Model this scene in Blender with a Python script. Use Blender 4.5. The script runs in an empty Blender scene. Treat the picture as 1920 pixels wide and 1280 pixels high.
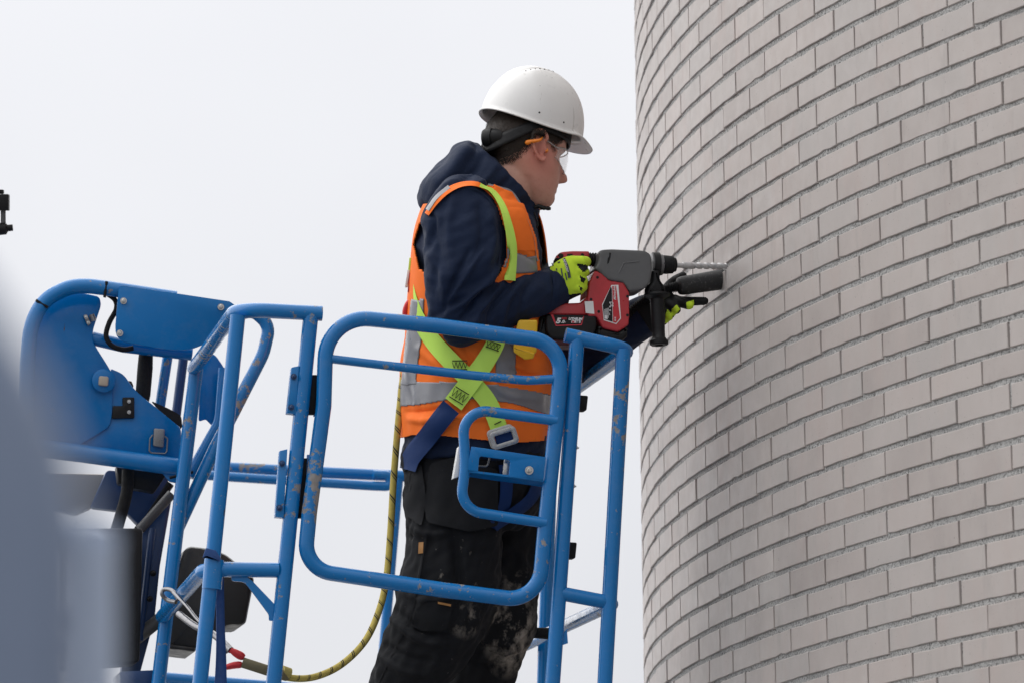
import bpy, bmesh, math, random
import numpy as np
from mathutils import Vector, Matrix
from mathutils.bvhtree import BVHTree
random.seed(7); RNG = np.random.default_rng(7)
scn = bpy.context.scene; COL = scn.collection

# ---------------------------------------------------------------- camera (200 mm lens, looking up at the lift)
F = 10667.0                      # focal length in photo pixels (photo 1920 x 1280)
PITCH, ROLL = 0.16451, -0.01076
CAM = np.array([0.0, 0.0, 1.7])
_f = np.array([0, math.cos(PITCH), math.sin(PITCH)]); _u = np.array([0, -math.sin(PITCH), math.cos(PITCH)]); _r = np.array([1.0, 0, 0])
RIGHT = math.cos(ROLL)*_r + math.sin(ROLL)*_u
UP = -math.sin(ROLL)*_r + math.cos(ROLL)*_u
FWD = _f
cam = bpy.data.cameras.new('camera'); camo = bpy.data.objects.new('camera', cam); COL.objects.link(camo)
cam.sensor_width = 36.0; cam.lens = F/1920*36.0; cam.clip_start = 0.1; cam.clip_end = 3000
m = Matrix.Identity(4)
for k in range(3): m[k][0], m[k][1], m[k][2], m[k][3] = RIGHT[k], UP[k], -FWD[k], CAM[k]
camo.matrix_world = m
cam.dof.use_dof = True; cam.dof.focus_distance = 12.75; cam.dof.aperture_fstop = 8.0
scn.camera = camo

# ---------------------------------------------------------------- overcast daylight
SUN_DIR = Vector((-0.72, 0.62, 0.60)).normalized()       # towards the bright part of the cloud cover
w = bpy.data.worlds.new('World'); scn.world = w; w.use_nodes = True
nt = w.node_tree; nt.nodes.clear()
def wn(t, **k):
    n = nt.nodes.new(t)
    for a, b in k.items(): setattr(n, a, b)
    return n
sky = wn('ShaderNodeTexSky', sky_type='NISHITA', sun_disc=False)
sky.sun_elevation = math.asin(SUN_DIR.z); sky.sun_rotation = math.atan2(SUN_DIR.x, SUN_DIR.y)
bgs = wn('ShaderNodeBackground'); bgs.inputs['Strength'].default_value = 0.08
nt.links.new(sky.outputs[0], bgs.inputs['Color'])
tc = wn('ShaderNodeTexCoord'); sep = wn('ShaderNodeSeparateXYZ'); nt.links.new(tc.outputs['Generated'], sep.inputs[0])
noi = wn('ShaderNodeTexNoise'); noi.inputs['Scale'].default_value = 5.0; noi.inputs['Detail'].default_value = 4; noi.inputs['Roughness'].default_value = 0.45
nt.links.new(tc.outputs['Generated'], noi.inputs['Vector'])
add = wn('ShaderNodeMath', operation='MULTIPLY_ADD'); add.inputs[1].default_value = 0.26; nt.links.new(noi.outputs['Fac'], add.inputs[0]); nt.links.new(sep.outputs['Z'], add.inputs[2])
ramp = wn('ShaderNodeValToRGB'); e = ramp.color_ramp.elements
e[0].position = 0.0; e[0].color = (0.44, 0.445, 0.475, 1)
e[1].position = 1.0; e[1].color = (1.35, 1.35, 1.36, 1)
e2 = e.new(0.20); e2.color = (0.525, 0.527, 0.560, 1)
e3 = e.new(0.36); e3.color = (0.700, 0.700, 0.722, 1)
nt.links.new(add.outputs[0], ramp.inputs[0])
dot = wn('ShaderNodeVectorMath', operation='DOT_PRODUCT'); dot.inputs[1].default_value = SUN_DIR; nt.links.new(tc.outputs['Generated'], dot.inputs[0])
fall = wn('ShaderNodeMapRange'); fall.inputs[1].default_value = -1; fall.inputs[2].default_value = 1; fall.inputs[3].default_value = 0.55; fall.inputs[4].default_value = 1.02; nt.links.new(dot.outputs['Value'], fall.inputs[0])
bgc = wn('ShaderNodeBackground'); nt.links.new(fall.outputs[0], bgc.inputs['Strength'])
nt.links.new(ramp.outputs[0], bgc.inputs['Color'])
mx = wn('ShaderNodeMixShader'); mx.inputs[0].default_value = 0.93
nt.links.new(bgs.outputs[0], mx.inputs[1]); nt.links.new(bgc.outputs[0], mx.inputs[2])
wo = wn('ShaderNodeOutputWorld'); nt.links.new(mx.outputs[0], wo.inputs['Surface'])
sl = bpy.data.lights.new('sun', 'SUN'); sl.energy = 1.5; sl.angle = math.radians(115); sl.color = (1.0, 0.985, 0.96)
so = bpy.data.objects.new('sun', sl); COL.objects.link(so); so.rotation_euler = SUN_DIR.to_track_quat('Z', 'Y').to_euler()
so.location = (-30, 10, 30)
vs = scn.view_settings; vs.view_transform = 'Standard'; vs.look = 'None'; vs.gamma = 1.0; vs.use_curve_mapping = False; vs.exposure = 0.5

# ---------------------------------------------------------------- helpers
V = lambda *a: np.array(a, float)
def nrm(v): v = np.asarray(v, float); return v/ (np.linalg.norm(v)+1e-12)
def ray(px, py): return RIGHT*((px-960)/F) - UP*((py-640)/F) + FWD
def W(px, py, d): return CAM + ray(px, py)*d                      # point at depth d along a pixel's ray
def proj(P):
    q = np.asarray(P, float) - CAM
    d = q @ FWD
    return np.stack([960 + F*(q@RIGHT)/d, 640 - F*(q@UP)/d, d], -1)
def hitplane(px, py, p0, n): r = ray(px, py); return CAM + r*((p0-CAM)@n)/(r@n)
def tag(o, label=None, cat=None, group=None, kind=None):
    if label: o['label'] = label
    if cat: o['category'] = cat
    if group: o['group'] = group
    if kind: o['kind'] = kind
    return o
def empty(name, loc, label=None, cat=None):
    o = bpy.data.objects.new(name, None); COL.objects.link(o); o.location = loc; o.empty_display_size = 0.1
    return tag(o, label, cat)
def link(name, me, mat=None, parent=None, smooth=None):
    if mat is not None and not me.materials: me.materials.append(mat)
    o = bpy.data.objects.new(name, me); COL.objects.link(o)
    if parent is not None:
        o.parent = parent; bpy.context.view_layer.update(); o.matrix_parent_inverse = parent.matrix_world.inverted()
    if smooth is not None:
        me.polygons.foreach_set('use_smooth', [True]*len(me.polygons))
        if smooth < 180: me.set_sharp_from_angle(angle=math.radians(smooth))
    return o
def mesh(name, vs_, fs): me = bpy.data.meshes.new(name); me.from_pydata([tuple(map(float, v)) for v in vs_], [], fs); me.update(); return me
def join(parts):                                                  # [(verts, faces), ...] -> one
    vs_, fs, o = [], [], 0
    for v, f in parts:
        vs_ += list(v); fs += [[i+o for i in q] for q in f]; o += len(v)
    return vs_, fs
def fillet(pts, r, seg=7):                                        # round the corners of a polyline
    pts = [V(*p) for p in pts]
    if np.isscalar(r): r = [r]*len(pts)
    out = [pts[0]]
    for i in range(1, len(pts)-1):
        a, b, c = pts[i-1], pts[i], pts[i+1]
        u, w_ = nrm(a-b), nrm(c-b); ang = math.acos(np.clip(u@w_, -1, 1))
        if r[i] <= 0 or ang > 3.12: out.append(b); continue
        t = min(r[i]/math.tan(ang/2), 0.48*np.linalg.norm(a-b), 0.48*np.linalg.norm(c-b)); rr = t*math.tan(ang/2)
        cen = b + nrm(u+w_)*rr/math.sin(ang/2); s, e_ = b+u*t-cen, b+w_*t-cen
        tot = math.acos(np.clip(nrm(s)@nrm(e_), -1, 1)); n = max(2, int(seg*tot/1.0)+2)
        for k in range(n+1):
            f = k/n; q = (math.sin((1-f)*tot)*s + math.sin(f*tot)*e_)/max(math.sin(tot), 1e-6); out.append(cen+q)
    out.append(pts[-1]); return np.array(out)
def spline(pts, n=60):                                            # Catmull-Rom through the points (any dimension)
    p = np.array(pts, float); p = np.vstack([2*p[0]-p[1], p, 2*p[-1]-p[-2]]); out = []
    m_ = len(p)-3; k = max(2, n//m_)
    for i in range(m_):
        for t in np.linspace(0, 1, k, endpoint=(i == m_-1)):
            a, b, c, d = p[i:i+4]
            out.append(0.5*((2*b)+(-a+c)*t+(2*a-5*b+4*c-d)*t*t+(-a+3*b-3*c+d)*t**3))
    return np.array(out)
def sweep(path, rad, seg=14, closed=False, cap=True, squash=1.0, side=None):
    P = np.array(path, float); n = len(P); rad = np.full(n, rad) if np.isscalar(rad) else np.asarray(rad)
    T = np.gradient(P, axis=0) if not closed else np.roll(P, -1, 0)-np.roll(P, 1, 0)
    T /= (np.linalg.norm(T, axis=1)[:, None]+1e-12)
    a = V(0, 0, 1) if abs(T[0][2]) < .9 else V(1, 0, 0)
    if side is not None: a = side
    N = nrm(a - T[0]*(a@T[0])); vs_ = []; fs = []
    for i in range(n):
        N = nrm(N - T[i]*(N@T[i])); B = np.cross(T[i], N)
        for k in range(seg):
            th = 2*math.pi*k/seg; vs_.append(P[i]+rad[i]*(N*math.cos(th)*squash+B*math.sin(th)))
    for i in range(n if closed else n-1):
        j = (i+1) % n
        for k in range(seg):
            l = (k+1) % seg; fs.append([i*seg+k, i*seg+l, j*seg+l, j*seg+k])
    if cap and not closed:
        fs.append(list(range(seg))[::-1]); fs.append([(n-1)*seg+k for k in range(seg)])
    return vs_, fs
def tube(name, pts, r, mat, parent, fil=0.0, seg=16, closed=False):
    p = fillet(pts, fil) if (not np.isscalar(fil) or fil > 0) else np.array(pts)
    if len(p) == 2: p = np.linspace(p[0], p[1], 8)
    v, f = sweep(p, r, seg, closed); return link(name, mesh(name, v, f), mat, parent, 40)
def slab(poly, n, th, bev=0.0, hole=None):                         # extruded polygon (3-D points), thickness along n
    bm = bmesh.new(); n = V(*n)
    vs_ = [bm.verts.new(tuple(p)) for p in poly]
    if hole is None: bm.faces.new(vs_)
    else:
        hv = [bm.verts.new(tuple(p)) for p in hole]; k = len(vs_); h = len(hv)
        ed = [bm.edges.new((vs_[i], vs_[(i+1) % k])) for i in range(k)] + [bm.edges.new((hv[i], hv[(i+1) % h])) for i in range(h)]
        bmesh.ops.triangle_fill(bm, use_beauty=True, edges=ed)
    r = bmesh.ops.extrude_face_region(bm, geom=bm.faces[:])
    bmesh.ops.translate(bm, vec=tuple(n*th), verts=[x for x in r['geom'] if isinstance(x, bmesh.types.BMVert)])
    bmesh.ops.recalc_face_normals(bm, faces=bm.faces[:])
    if bev > 0:
        eds = [e_ for e_ in bm.edges if len(e_.link_faces) == 2 and e_.calc_face_angle(0) > 0.6]
        bmesh.ops.bevel(bm, geom=eds, offset=bev, segments=2, profile=0.5, affect='EDGES')
    me = bpy.data.meshes.new('slab'); bm.to_mesh(me); bm.free(); return me
def plate(name, poly, n, th, mat, parent, bev=0.0, hole=None): return link(name, slab(poly, n, th, bev, hole), mat, parent, 35)
def roundpoly(poly, r, seg=5):                                     # rounded 2-D/3-D polygon corners
    p = [V(*q) for q in poly]; n = len(p); r = [r]*n if np.isscalar(r) else r; out = []
    for i in range(n):
        if r[i] <= 0: out.append(p[i]); continue
        a, b, c = p[i-1], p[i], p[(i+1) % n]
        la, lc = np.linalg.norm(a-b), np.linalg.norm(c-b); t = min(r[i], .45*la, .45*lc)
        s, e_ = b+(a-b)/la*t, b+(c-b)/lc*t
        for k in range(seg+1):
            f = k/seg; out.append((1-f)**2*s+2*f*(1-f)*b+f*f*e_)
    return out
def boxat(c, ax, half, bev=0.0):                                   # oriented box
    bm = bmesh.new(); bmesh.ops.create_cube(bm, size=2.0)
    M = Matrix(((ax[0][0]*half[0], ax[1][0]*half[1], ax[2][0]*half[2], c[0]), (ax[0][1]*half[0], ax[1][1]*half[1], ax[2][1]*half[2], c[1]), (ax[0][2]*half[0], ax[1][2]*half[1], ax[2][2]*half[2], c[2]), (0, 0, 0, 1)))
    bmesh.ops.transform(bm, matrix=M, verts=bm.verts[:]); bmesh.ops.recalc_face_normals(bm, faces=bm.faces[:])
    if bev > 0: bmesh.ops.bevel(bm, geom=bm.edges[:], offset=bev, segments=2, profile=.5, affect='EDGES')
    me = bpy.data.meshes.new('box'); bm.to_mesh(me); bm.free(); return me
def lathe(prof, c, axis, seg=24, cap=True):                        # prof: [(distance along axis, radius)]
    axis = nrm(axis); path = np.array([c+axis*t for t, _ in prof]); a = V(0, 0, 1) if abs(axis[2]) < .9 else V(1, 0, 0)
    N = nrm(a-axis*(a@axis)); B = np.cross(axis, N); vs_ = []; fs = []
    for i, (t, r) in enumerate(prof):
        for k in range(seg):
            th = 2*math.pi*k/seg; vs_.append(path[i]+r*(N*math.cos(th)+B*math.sin(th)))
    for i in range(len(prof)-1):
        for k in range(seg): l = (k+1) % seg; fs.append([i*seg+k, i*seg+l, (i+1)*seg+l, (i+1)*seg+k])
    if cap: fs.append(list(range(seg))[::-1]); fs.append([(len(prof)-1)*seg+k for k in range(seg)])
    return vs_, fs
def bolt(name, c, n, r, mat, parent, h=0.006):                     # washer + hex head
    n = nrm(n); v1 = lathe([(0, r*1.5), (h*.4, r*1.5)], c, n, 18); v2 = lathe([(h*.4, r), (h*1.2, r), (h*1.4, r*.8)], c, n, 6); v3 = lathe([(h*1.3, r*.55), (h*1.9, r*.5)], c, n, 12)
    return link(name, mesh(name, *join([v1, v2, v3])), mat, parent, 30)

# ---------------------------------------------------------------- materials
MATS = {}
class NB:
    def __init__(s, name):
        s.m = bpy.data.materials.new(name); s.m.use_nodes = True; s.t = s.m.node_tree; s.p = s.t.nodes['Principled BSDF']; MATS[name] = s.m
    def n(s, t, **k):
        x = s.t.nodes.new(t)
        for a, b in k.items():
            if a in x.inputs.keys(): x.inputs[a].default_value = b
            else: setattr(x, a, b)
        return x
    def l(s, a, b): s.t.links.new(a, b)
    def pos(s, obj=False):
        if obj: return s.n('ShaderNodeTexCoord').outputs['Object']
        return s.n('ShaderNodeNewGeometry').outputs['Position']
    def noise(s, vec, scale, detail=4, rough=.55, stretch=None):
        if stretch is not None:
            mp = s.n('ShaderNodeMapping'); mp.inputs['Scale'].default_value = stretch; s.l(vec, mp.inputs['Vector']); vec = mp.outputs[0]
        x = s.n('ShaderNodeTexNoise', Scale=scale, Detail=detail, Roughness=rough); s.l(vec, x.inputs['Vector']); return x.outputs['Fac']
    def ramp(s, fac, stops):
        r = s.n('ShaderNodeValToRGB'); el = r.color_ramp.elements
        for i, (p, c) in enumerate(stops):
            q = el[i] if i < 2 else el.new(p)
            q.position = p; q.color = (*c, 1) if hasattr(c, '__len__') else (c, c, c, 1)
        s.l(fac, r.inputs[0]); return r.outputs['Color']
    def mix(s, fac, a, b, mode='MIX'):
        x = s.n('ShaderNodeMix', data_type='RGBA', blend_type=mode)
        for sock, val in ((x.inputs[0], fac), (x.inputs[6], a), (x.inputs[7], b)):
            if hasattr(val, 'links') or isinstance(val, bpy.types.NodeSocket): s.l(val, sock)
            elif hasattr(val, '__len__'): sock.default_value = (*val, 1)
            else: sock.default_value = val
        return x.outputs[2]
    def math(s, op, a, b=0.0):
        x = s.n('ShaderNodeMath', operation=op)
        for i, val in enumerate((a, b)):
            if isinstance(val, bpy.types.NodeSocket): s.l(val, x.inputs[i])
            else: x.inputs[i].default_value = val
        return x.outputs[0]
    def bump(s, h, strength=.3, dist=.002, normal=None):
        b = s.n('ShaderNodeBump', Strength=strength, Distance=dist); s.l(h, b.inputs['Height'])
        if normal is not None: s.l(normal, b.inputs['Normal'])
        s.l(b.outputs[0], s.p.inputs['Normal']); return b.outputs[0]
    def set(s, **k):
        for a, b in k.items():
            a = a.replace('_', ' ')
            if isinstance(b, bpy.types.NodeSocket): s.l(b, s.p.inputs[a])
            else: s.p.inputs[a].default_value = (*b, 1) if hasattr(b, '__len__') else b
def plain(name, col, rough=.5, metal=0.0, var=.15, scale=30, bump=0.0, bscale=200, **k):
    b = NB(name); p = b.pos(); f = b.noise(p, scale, 5)
    c = b.mix(f, tuple(x*(1-var) for x in col), tuple(min(1, x*(1+var)) for x in col)); b.set(Base_Color=c, Metallic=metal, **k)
    r = b.ramp(b.noise(p, scale*2.3, 4), [(.3, max(.02, rough-.12)), (.7, min(1, rough+.12))]); b.l(r, b.p.inputs['Roughness'])
    if bump: b.bump(b.noise(p, bscale, 3), bump, .001)
    return b.m
def paint(name, col, chips=.62, coat=.5):
    b = NB(name); p = b.pos()
    big = b.noise(p, 5.5, 3, .6); fine = b.noise(p, 55, 6, .66); streak = b.noise(p, 60, 4, .6, (1, 1, .22))
    s1 = b.math('ADD', b.math('MULTIPLY', big, .55), b.math('MULTIPLY', fine, .62))
    core = b.ramp(s1, [(chips+.035, 0.), (chips+.05, 1.)]); halo = b.ramp(s1, [(chips+.015, 0.), (chips+.05, 1.)])
    spk = b.ramp(b.math('ADD', b.math('MULTIPLY', streak, .7), b.math('MULTIPLY', big, .3)), [(.665, 0.), (.68, 1.)])
    tint = b.mix(b.noise(p, 3.0, 4), tuple(x*.84 for x in col), tuple(min(1, x*1.12) for x in col))
    dust = b.mix(b.ramp(b.noise(p, 16, 6, .7), [(.5, 0.), (.85, .12)]), tint, (.30, .33, .36))
    under = b.mix(fine, (.04, .032, .028), (.24, .19, .15)); under = b.mix(b.noise(p, 90, 3), under, (.33, .33, .34))
    c = b.mix(halo, dust, (.26, .27, .28)); c = b.mix(core, c, under); c = b.mix(spk, c, (.10, .075, .06))
    msk = b.math('MAXIMUM', core, spk)
    b.set(Base_Color=c, Specular_IOR_Level=coat)
    rr = b.math('ADD', b.math('MULTIPLY', msk, .35), b.ramp(b.noise(p, 25, 5), [(.3, .14), (.75, .27)])); b.l(rr, b.p.inputs['Roughness'])
    hgt = b.math('SUBTRACT', b.math('MULTIPLY', b.noise(p, 140, 2), .12), msk); b.bump(hgt, .5, .0012)
    return b.m
BLUE = paint('blue_paint', (.001, .168, .475), .68)
BLUEW = paint('blue_paint_worn', (.001, .164, .465), .640)
PANEL = paint('blue_panel', (.001, .155, .45), .73, .3)
NAVYP = plain('dark_blue_steel', (.012, .045, .14), .4, var=.3, scale=12)
STEEL = plain('zinc_steel', (.55, .54, .52), .32, .9, .2, 60)
CHROME = plain('bright_steel', (.24, .24, .25), .35, 1.0, .12, 50)
BLACKP = plain('black_plastic', (.009, .009, .010), .5, 0, .35, 60, .25, 900, Specular_IOR_Level=.28)
RUBBER = plain('black_rubber', (.008, .008, .009), .7, 0, .3, 40, .3, 500, Specular_IOR_Level=.25)
GRIP = plain('black_foam', (.008, .008, .009), .95, 0, .4, 90, .5, 700)
GREYP = plain('grey_plastic', (.10, .102, .105), .45, 0, .16, 45, .2, 700)
REDP = plain('red_plastic', (.44, .028, .036), .38, 0, .22, 40, .15, 600)
WHITE = plain('white_paint', (.74, .74, .73), .4, 0, .06, 30)
CREAM = plain('cream_steel', (.42, .36, .29), .5, 0, .1, 8)
# ---------------------------------------------------------------- ground (below the frame, lights the underside)
b = NB('concrete_paving'); p = b.pos(); c = b.mix(b.noise(p, 1.2, 6), (.13, .127, .125), (.19, .185, .18)); b.set(Base_Color=b.mix(b.noise(p, 60, 4), c, (.16, .16, .16)), Roughness=.9); b.bump(b.noise(p, 90, 3), .4, .004)
me = mesh('ground', [(-900, -900, 0), (900, -900, 0), (900, 900, 0), (-900, 900, 0)], [[0, 1, 2, 3]])
tag(link('ground', me, b.m), kind='structure')

# ---------------------------------------------------------------- round brick tower
TC = np.array([6.92592, 14.27742]); TR = 6.60125; TH0 = 0.141564; ZJ0 = 2.86159+1.7; HB = .11; CO = .0625
def brick_mat():
    b = NB('pale_brick'); oi = b.n('ShaderNodeObjectInfo'); p = b.pos()
    rnd = oi.outputs['Random']
    n1 = b.noise(p, 7.5, 4, .55); n2 = b.noise(p, 34, 5, .6)
    att = b.n('ShaderNodeAttribute', attribute_name='tone'); rr = b.math('FRACT', b.math('ADD', rnd, att.outputs['Fac']))
    c = b.ramp(rr, [(0., (.425, .385, .368)), (.3, (.480, .440, .420)), (.5, (.450, .422, .408)), (.75, (.505, .455, .432)), (1., (.415, .375, .358))])
    c = b.mix(b.ramp(n1, [(.35, 0.), (.75, .45)]), c, (.56, .515, .495))
    c = b.mix(b.ramp(b.noise(p, 11, 4, .6, (1, 1, .35)), [(.52, 0.), (.75, .35)]), c, (.50, .40, .37))
    c = b.mix(b.ramp(b.noise(p, 16, 6, .65, (1, 1, .3)), [(.58, 0.), (.8, .45)]), c, (.30, .28, .27))
    dst = b.n('ShaderNodeVectorMath', operation='DISTANCE'); b.l(p, dst.inputs[0]); dst.inputs[1].default_value = W(1372, 520, 13.0); dm = b.math('MULTIPLY', b.ramp(b.math('DIVIDE', dst.outputs['Value'], .075), [(.15, 1.), (.9, 0.)]), b.ramp(b.noise(p, 60, 5, .6), [(.35, .2), (.65, 1.)])); c = b.mix(b.math('MULTIPLY', dm, .55), c, (.72, .70, .69))
    sp = b.ramp(b.noise(p, 210, 2, .5), [(.71, 0.), (.75, 1.)]); c = b.mix(b.math('MULTIPLY', sp, .6), c, (.12, .11, .10))
    c = b.mix(1.0, c, (.845, .826, .812), 'MULTIPLY'); b.set(Base_Color=c, Roughness=b.ramp(n2, [(.3, .46), (.7, .62)]), Specular_IOR_Level=.38)
    h = b.math('SUBTRACT', b.math('ADD', b.math('MULTIPLY', n2, .5), b.math('MULTIPLY', b.noise(p, 260, 3), .2)), sp); b.bump(h, .12, .001)
    return b.m
def mortar_mat():
    b = NB('grey_mortar'); p = b.pos(); g = b.noise(p, 190, 4, .75); g2 = b.noise(p, 120, 4, .65); v = b.n('ShaderNodeTexVoronoi', Scale=300.0); b.l(p, v.inputs['Vector'])
    c = b.ramp(g, [(.37, (.07, .069, .067)), (.48, (.36, .355, .345)), (.62, (.52, .515, .505))]); c = b.mix(b.ramp(b.noise(p, 4, 4), [(.4, 0.), (.7, .5)]), c, (.25, .25, .25))
    b.set(Base_Color=c, Roughness=.95)
    b.bump(b.math('ADD', b.math('ADD', g, b.math('MULTIPLY', g2, .9)), b.math('MULTIPLY', v.outputs['Distance'], .8)), .75, .0032); return b.m
BRICK = brick_mat(); MORTAR = mortar_mat()
tower = empty('round_brick_tower', (TC[0], TC[1], 0), 'round tower wall of pale pinkish grey bricks filling the right side', 'tower')
def tpt(th, r, z): return V(TC[0]-r*math.cos(th), TC[1]-r*math.sin(th), z)
# mortar core: a lumpy recessed drum
ztop, zbot = 7.6, 0.0; ths = np.linspace(-1.2, 2.2, 520); zs = np.arange(zbot, ztop+.01, .025)
def drum(ths, zs, r0, amp):
    T, Z = np.meshgrid(ths, zs); R = TR - r0 + np.clip(RNG.normal(0, amp, T.shape), -.002, .0006)
    P = np.stack([TC[0]-R*np.cos(T), TC[1]-R*np.sin(T), Z], -1).reshape(-1, 3); nx = len(ths)
    i = np.arange(nx*len(zs)).reshape(len(zs), nx); Q = np.stack([i[:-1, :-1], i[:-1, 1:], i[1:, 1:], i[1:, :-1]], -1).reshape(-1, 4)
    me = bpy.data.meshes.new('mortar'); me.from_pydata(P.tolist(), [], Q.tolist()); me.update(); return me
link('mortar_core', drum(ths, zs, .0040, .0009), MORTAR, tower, 180)
tl = [tpt(t, TR-.004, 0) for t in np.linspace(0, 2*math.pi, 96, endpoint=False)]
# brick shapes: flat faced stretcher, slightly uneven arrises, bevelled, local x = outwards
BL, BH, BD = .2138, .0503, .060
def brick_mesh(seed):
    r = np.random.default_rng(seed); bm = bmesh.new(); nx = 7
    ys = np.linspace(-BL/2, BL/2, nx); j = lambda a: r.normal(0, a)
    t0, b0 = j(.0005), j(.0005); tl_, bl_ = j(.0022), j(.0022)
    top = [BH/2+t0+tl_*y+j(.00035) for y in ys]; bot = [-BH/2+b0+bl_*y+j(.00045) for y in ys]
    if seed % 4 == 0: k = r.integers(0, nx); bot[k] += .0018
    if seed % 7 == 3: k = r.integers(0, nx); top[k] -= .0018
    f, bk, c = 0.0, -BD, .0016
    rows = []
    for i, y in enumerate(ys):
        yy = y + (j(.0009) if i in (0, nx-1) else 0); s = math.copysign(c, y) if i in (0, nx-1) else 0
        rows.append([bm.verts.new((bk, yy, bot[i])), bm.verts.new((f-c, yy, bot[i])), bm.verts.new((f, yy-s, bot[i]+c)), bm.verts.new((f, yy-s, top[i]-c)), bm.verts.new((f-c, yy, top[i])), bm.verts.new((bk, yy, top[i]))])
    for a, d in zip(rows[:-1], rows[1:]):
        for k in range(5): bm.faces.new((a[k], d[k], d[k+1], a[k+1]))
    for e_, flip in ((rows[0], 0), (rows[-1], 1)):
        bm.faces.new(e_ if flip else e_[::-1])
    bmesh.ops.recalc_face_normals(bm, faces=bm.faces[:]); me = bpy.data.meshes.new('brick'); bm.to_mesh(me); bm.free(); me.materials.append(BRICK); return me
BM = [brick_mesh(s) for s in range(16)]
def brick_frame(i, j):
    r = np.random.default_rng((i+500)*1000+(j+500)); th = TH0 + (i-1)*HB/TR + r.normal(0, .00012); z = ZJ0-j*CO+.0268+r.normal(0, .0006)   # centre of the brick left of head joint i, above bed j
    n = V(-math.cos(th), -math.sin(th), 0); t = V(-n[1], n[0], 0)
    o = tpt(th, TR + r.normal(0, .0005) - .0006, z)
    a, e_ = r.normal(0, .0028), r.normal(0, .003)
    n2 = nrm(n+t*a+V(0, 0, e_)); t2 = nrm(np.cross(V(0, 0, 1), n2)); u2 = np.cross(n2, t2); return o, n2, t2, u2, int(r.integers(0, 16)), r.random()
cand = []
for j in range(-12, 40):
    for i in range(-24, 40):
        if (i-j) % 2 == 0: continue
        o, n, t, u, k, q = brick_frame(i, j); vis = n@nrm(CAM-o)
        if vis < .02: continue
        c4 = proj(np.array([o+t*a*BL/2+u*b_*BH/2 for a in (-1, 0, 1) for b_ in (-1, 1)]))
        inn = ((c4[:, 0] > -5) & (c4[:, 0] < 1925) & (c4[:, 1] > -5) & (c4[:, 1] < 1285)).mean()
        if inn > 0: cand.append((inn*vis/c4[0, 2]**2, i, j))
cand.sort(reverse=True); single = {(i, j) for _, i, j in cand[:300]}
for (i, j) in sorted(single):
    o, n, t, u, k, q = brick_frame(i, j); ob = bpy.data.objects.new('brick', BM[k]); COL.objects.link(ob)
    ob.parent = tower; ob.matrix_parent_inverse = Matrix.Translation((-TC[0], -TC[1], 0))
    ob.matrix_world = Matrix(((n[0], t[0], u[0], o[0]), (n[1], t[1], u[1], o[1]), (n[2], t[2], u[2], o[2]), (0, 0, 0, 1)))
# all other bricks of the wall, one mesh
tv = [np.array([v.co[:] for v in me.vertices]) for me in BM]; tf = [[list(p.vertices) for p in me.polygons] for me in BM]
AV, AF, TONE, off = [], [], [], 0
for j in range(-48, 72):
    for i in range(-60, 82):
        if (i-j) % 2 == 0 or (i, j) in single: continue
        o, n, t, u, k, q = brick_frame(i, j)
        if not (.03 < o[2] < ztop-.05): continue
        P = o + tv[k] @ np.array([n, t, u]); AV.append(P); AF += [[x+off for x in f] for f in tf[k]]; off += len(P); TONE += [q]*len(P)
me = bpy.data.meshes.new('bricks'); me.from_pydata(np.vstack(AV).tolist(), [], AF); me.update(); me.materials.append(BRICK)
at = me.attributes.new('tone', 'FLOAT', 'POINT'); at.data.foreach_set('value', np.array(TONE, dtype=np.float32))
tag(link('bricks', me, None, tower), kind='stuff')
cap = [tpt(t, TR-.02, ztop) for t in np.linspace(0, 2*math.pi, 128, endpoint=False)]
link('roof_slab', slab(cap, (0, 0, 1), .12), MORTAR, tower)
link('rear_wall', mesh('rear_wall', *join([([tpt(t, TR-.03, z) for z in (0, ztop) for t in np.linspace(0, 2*math.pi, 128, endpoint=False)], [[k, (k+1) % 128, 128+(k+1) % 128, 128+k] for k in range(128)])])), MORTAR, tower, 60)
# ---------------------------------------------------------------- lift basket: axes from its vanishing points
VAX = nrm(-RIGHT*(1660/F) - UP*(1360/F) + FWD)                     # length axis of the platform (away from the camera, to the left)
NAX = RIGHT*.080 + UP + FWD*.14; NAX = nrm(NAX - VAX*(NAX@VAX))      # posts
UAX = nrm(np.cross(VAX, NAX))                                        # along the gate
if UAX@RIGHT < 0: UAX = -UAX
BP0 = W(800, 620, 12.55)
def FP(px, py, k=0.0): return hitplane(px, py, BP0+VAX*k, VAX)        # pixel -> point on the basket plane k metres behind the gate
FPL = lambda pts, k=0.0: [FP(x, y, k) for x, y in pts]
Z8 = lambda l: [(340+x/2.782, 540+y/2.782) for x, y in l]             # coordinates read off enlarged crops
Z6 = lambda l: [(x/3.048, 500+y/3.048) for x, y in l]
Z62 = lambda l: [(30+x/6.4, 500+y/6.4) for x, y in l]
Z63 = lambda l: [(200+x/4.573, 620+y/4.573) for x, y in l]
Z64 = lambda l: [(120+x/5.82, 840+y/5.82) for x, y in l]
Z65 = lambda l: [(230+x/4.573, 1000+y/4.573) for x, y in l]
R1, R2 = .0168, .0100
FLOORP = FP(800, 620)-NAX*1.10
def down(p, drop=0.0): return p - NAX*((p-FLOORP)@NAX - drop)          # foot of a post on the platform floor
basket = empty('lift_basket', FLOORP, 'blue tubular lift basket with swing gate, scuffed paint, man standing inside', 'lift basket')
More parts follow.
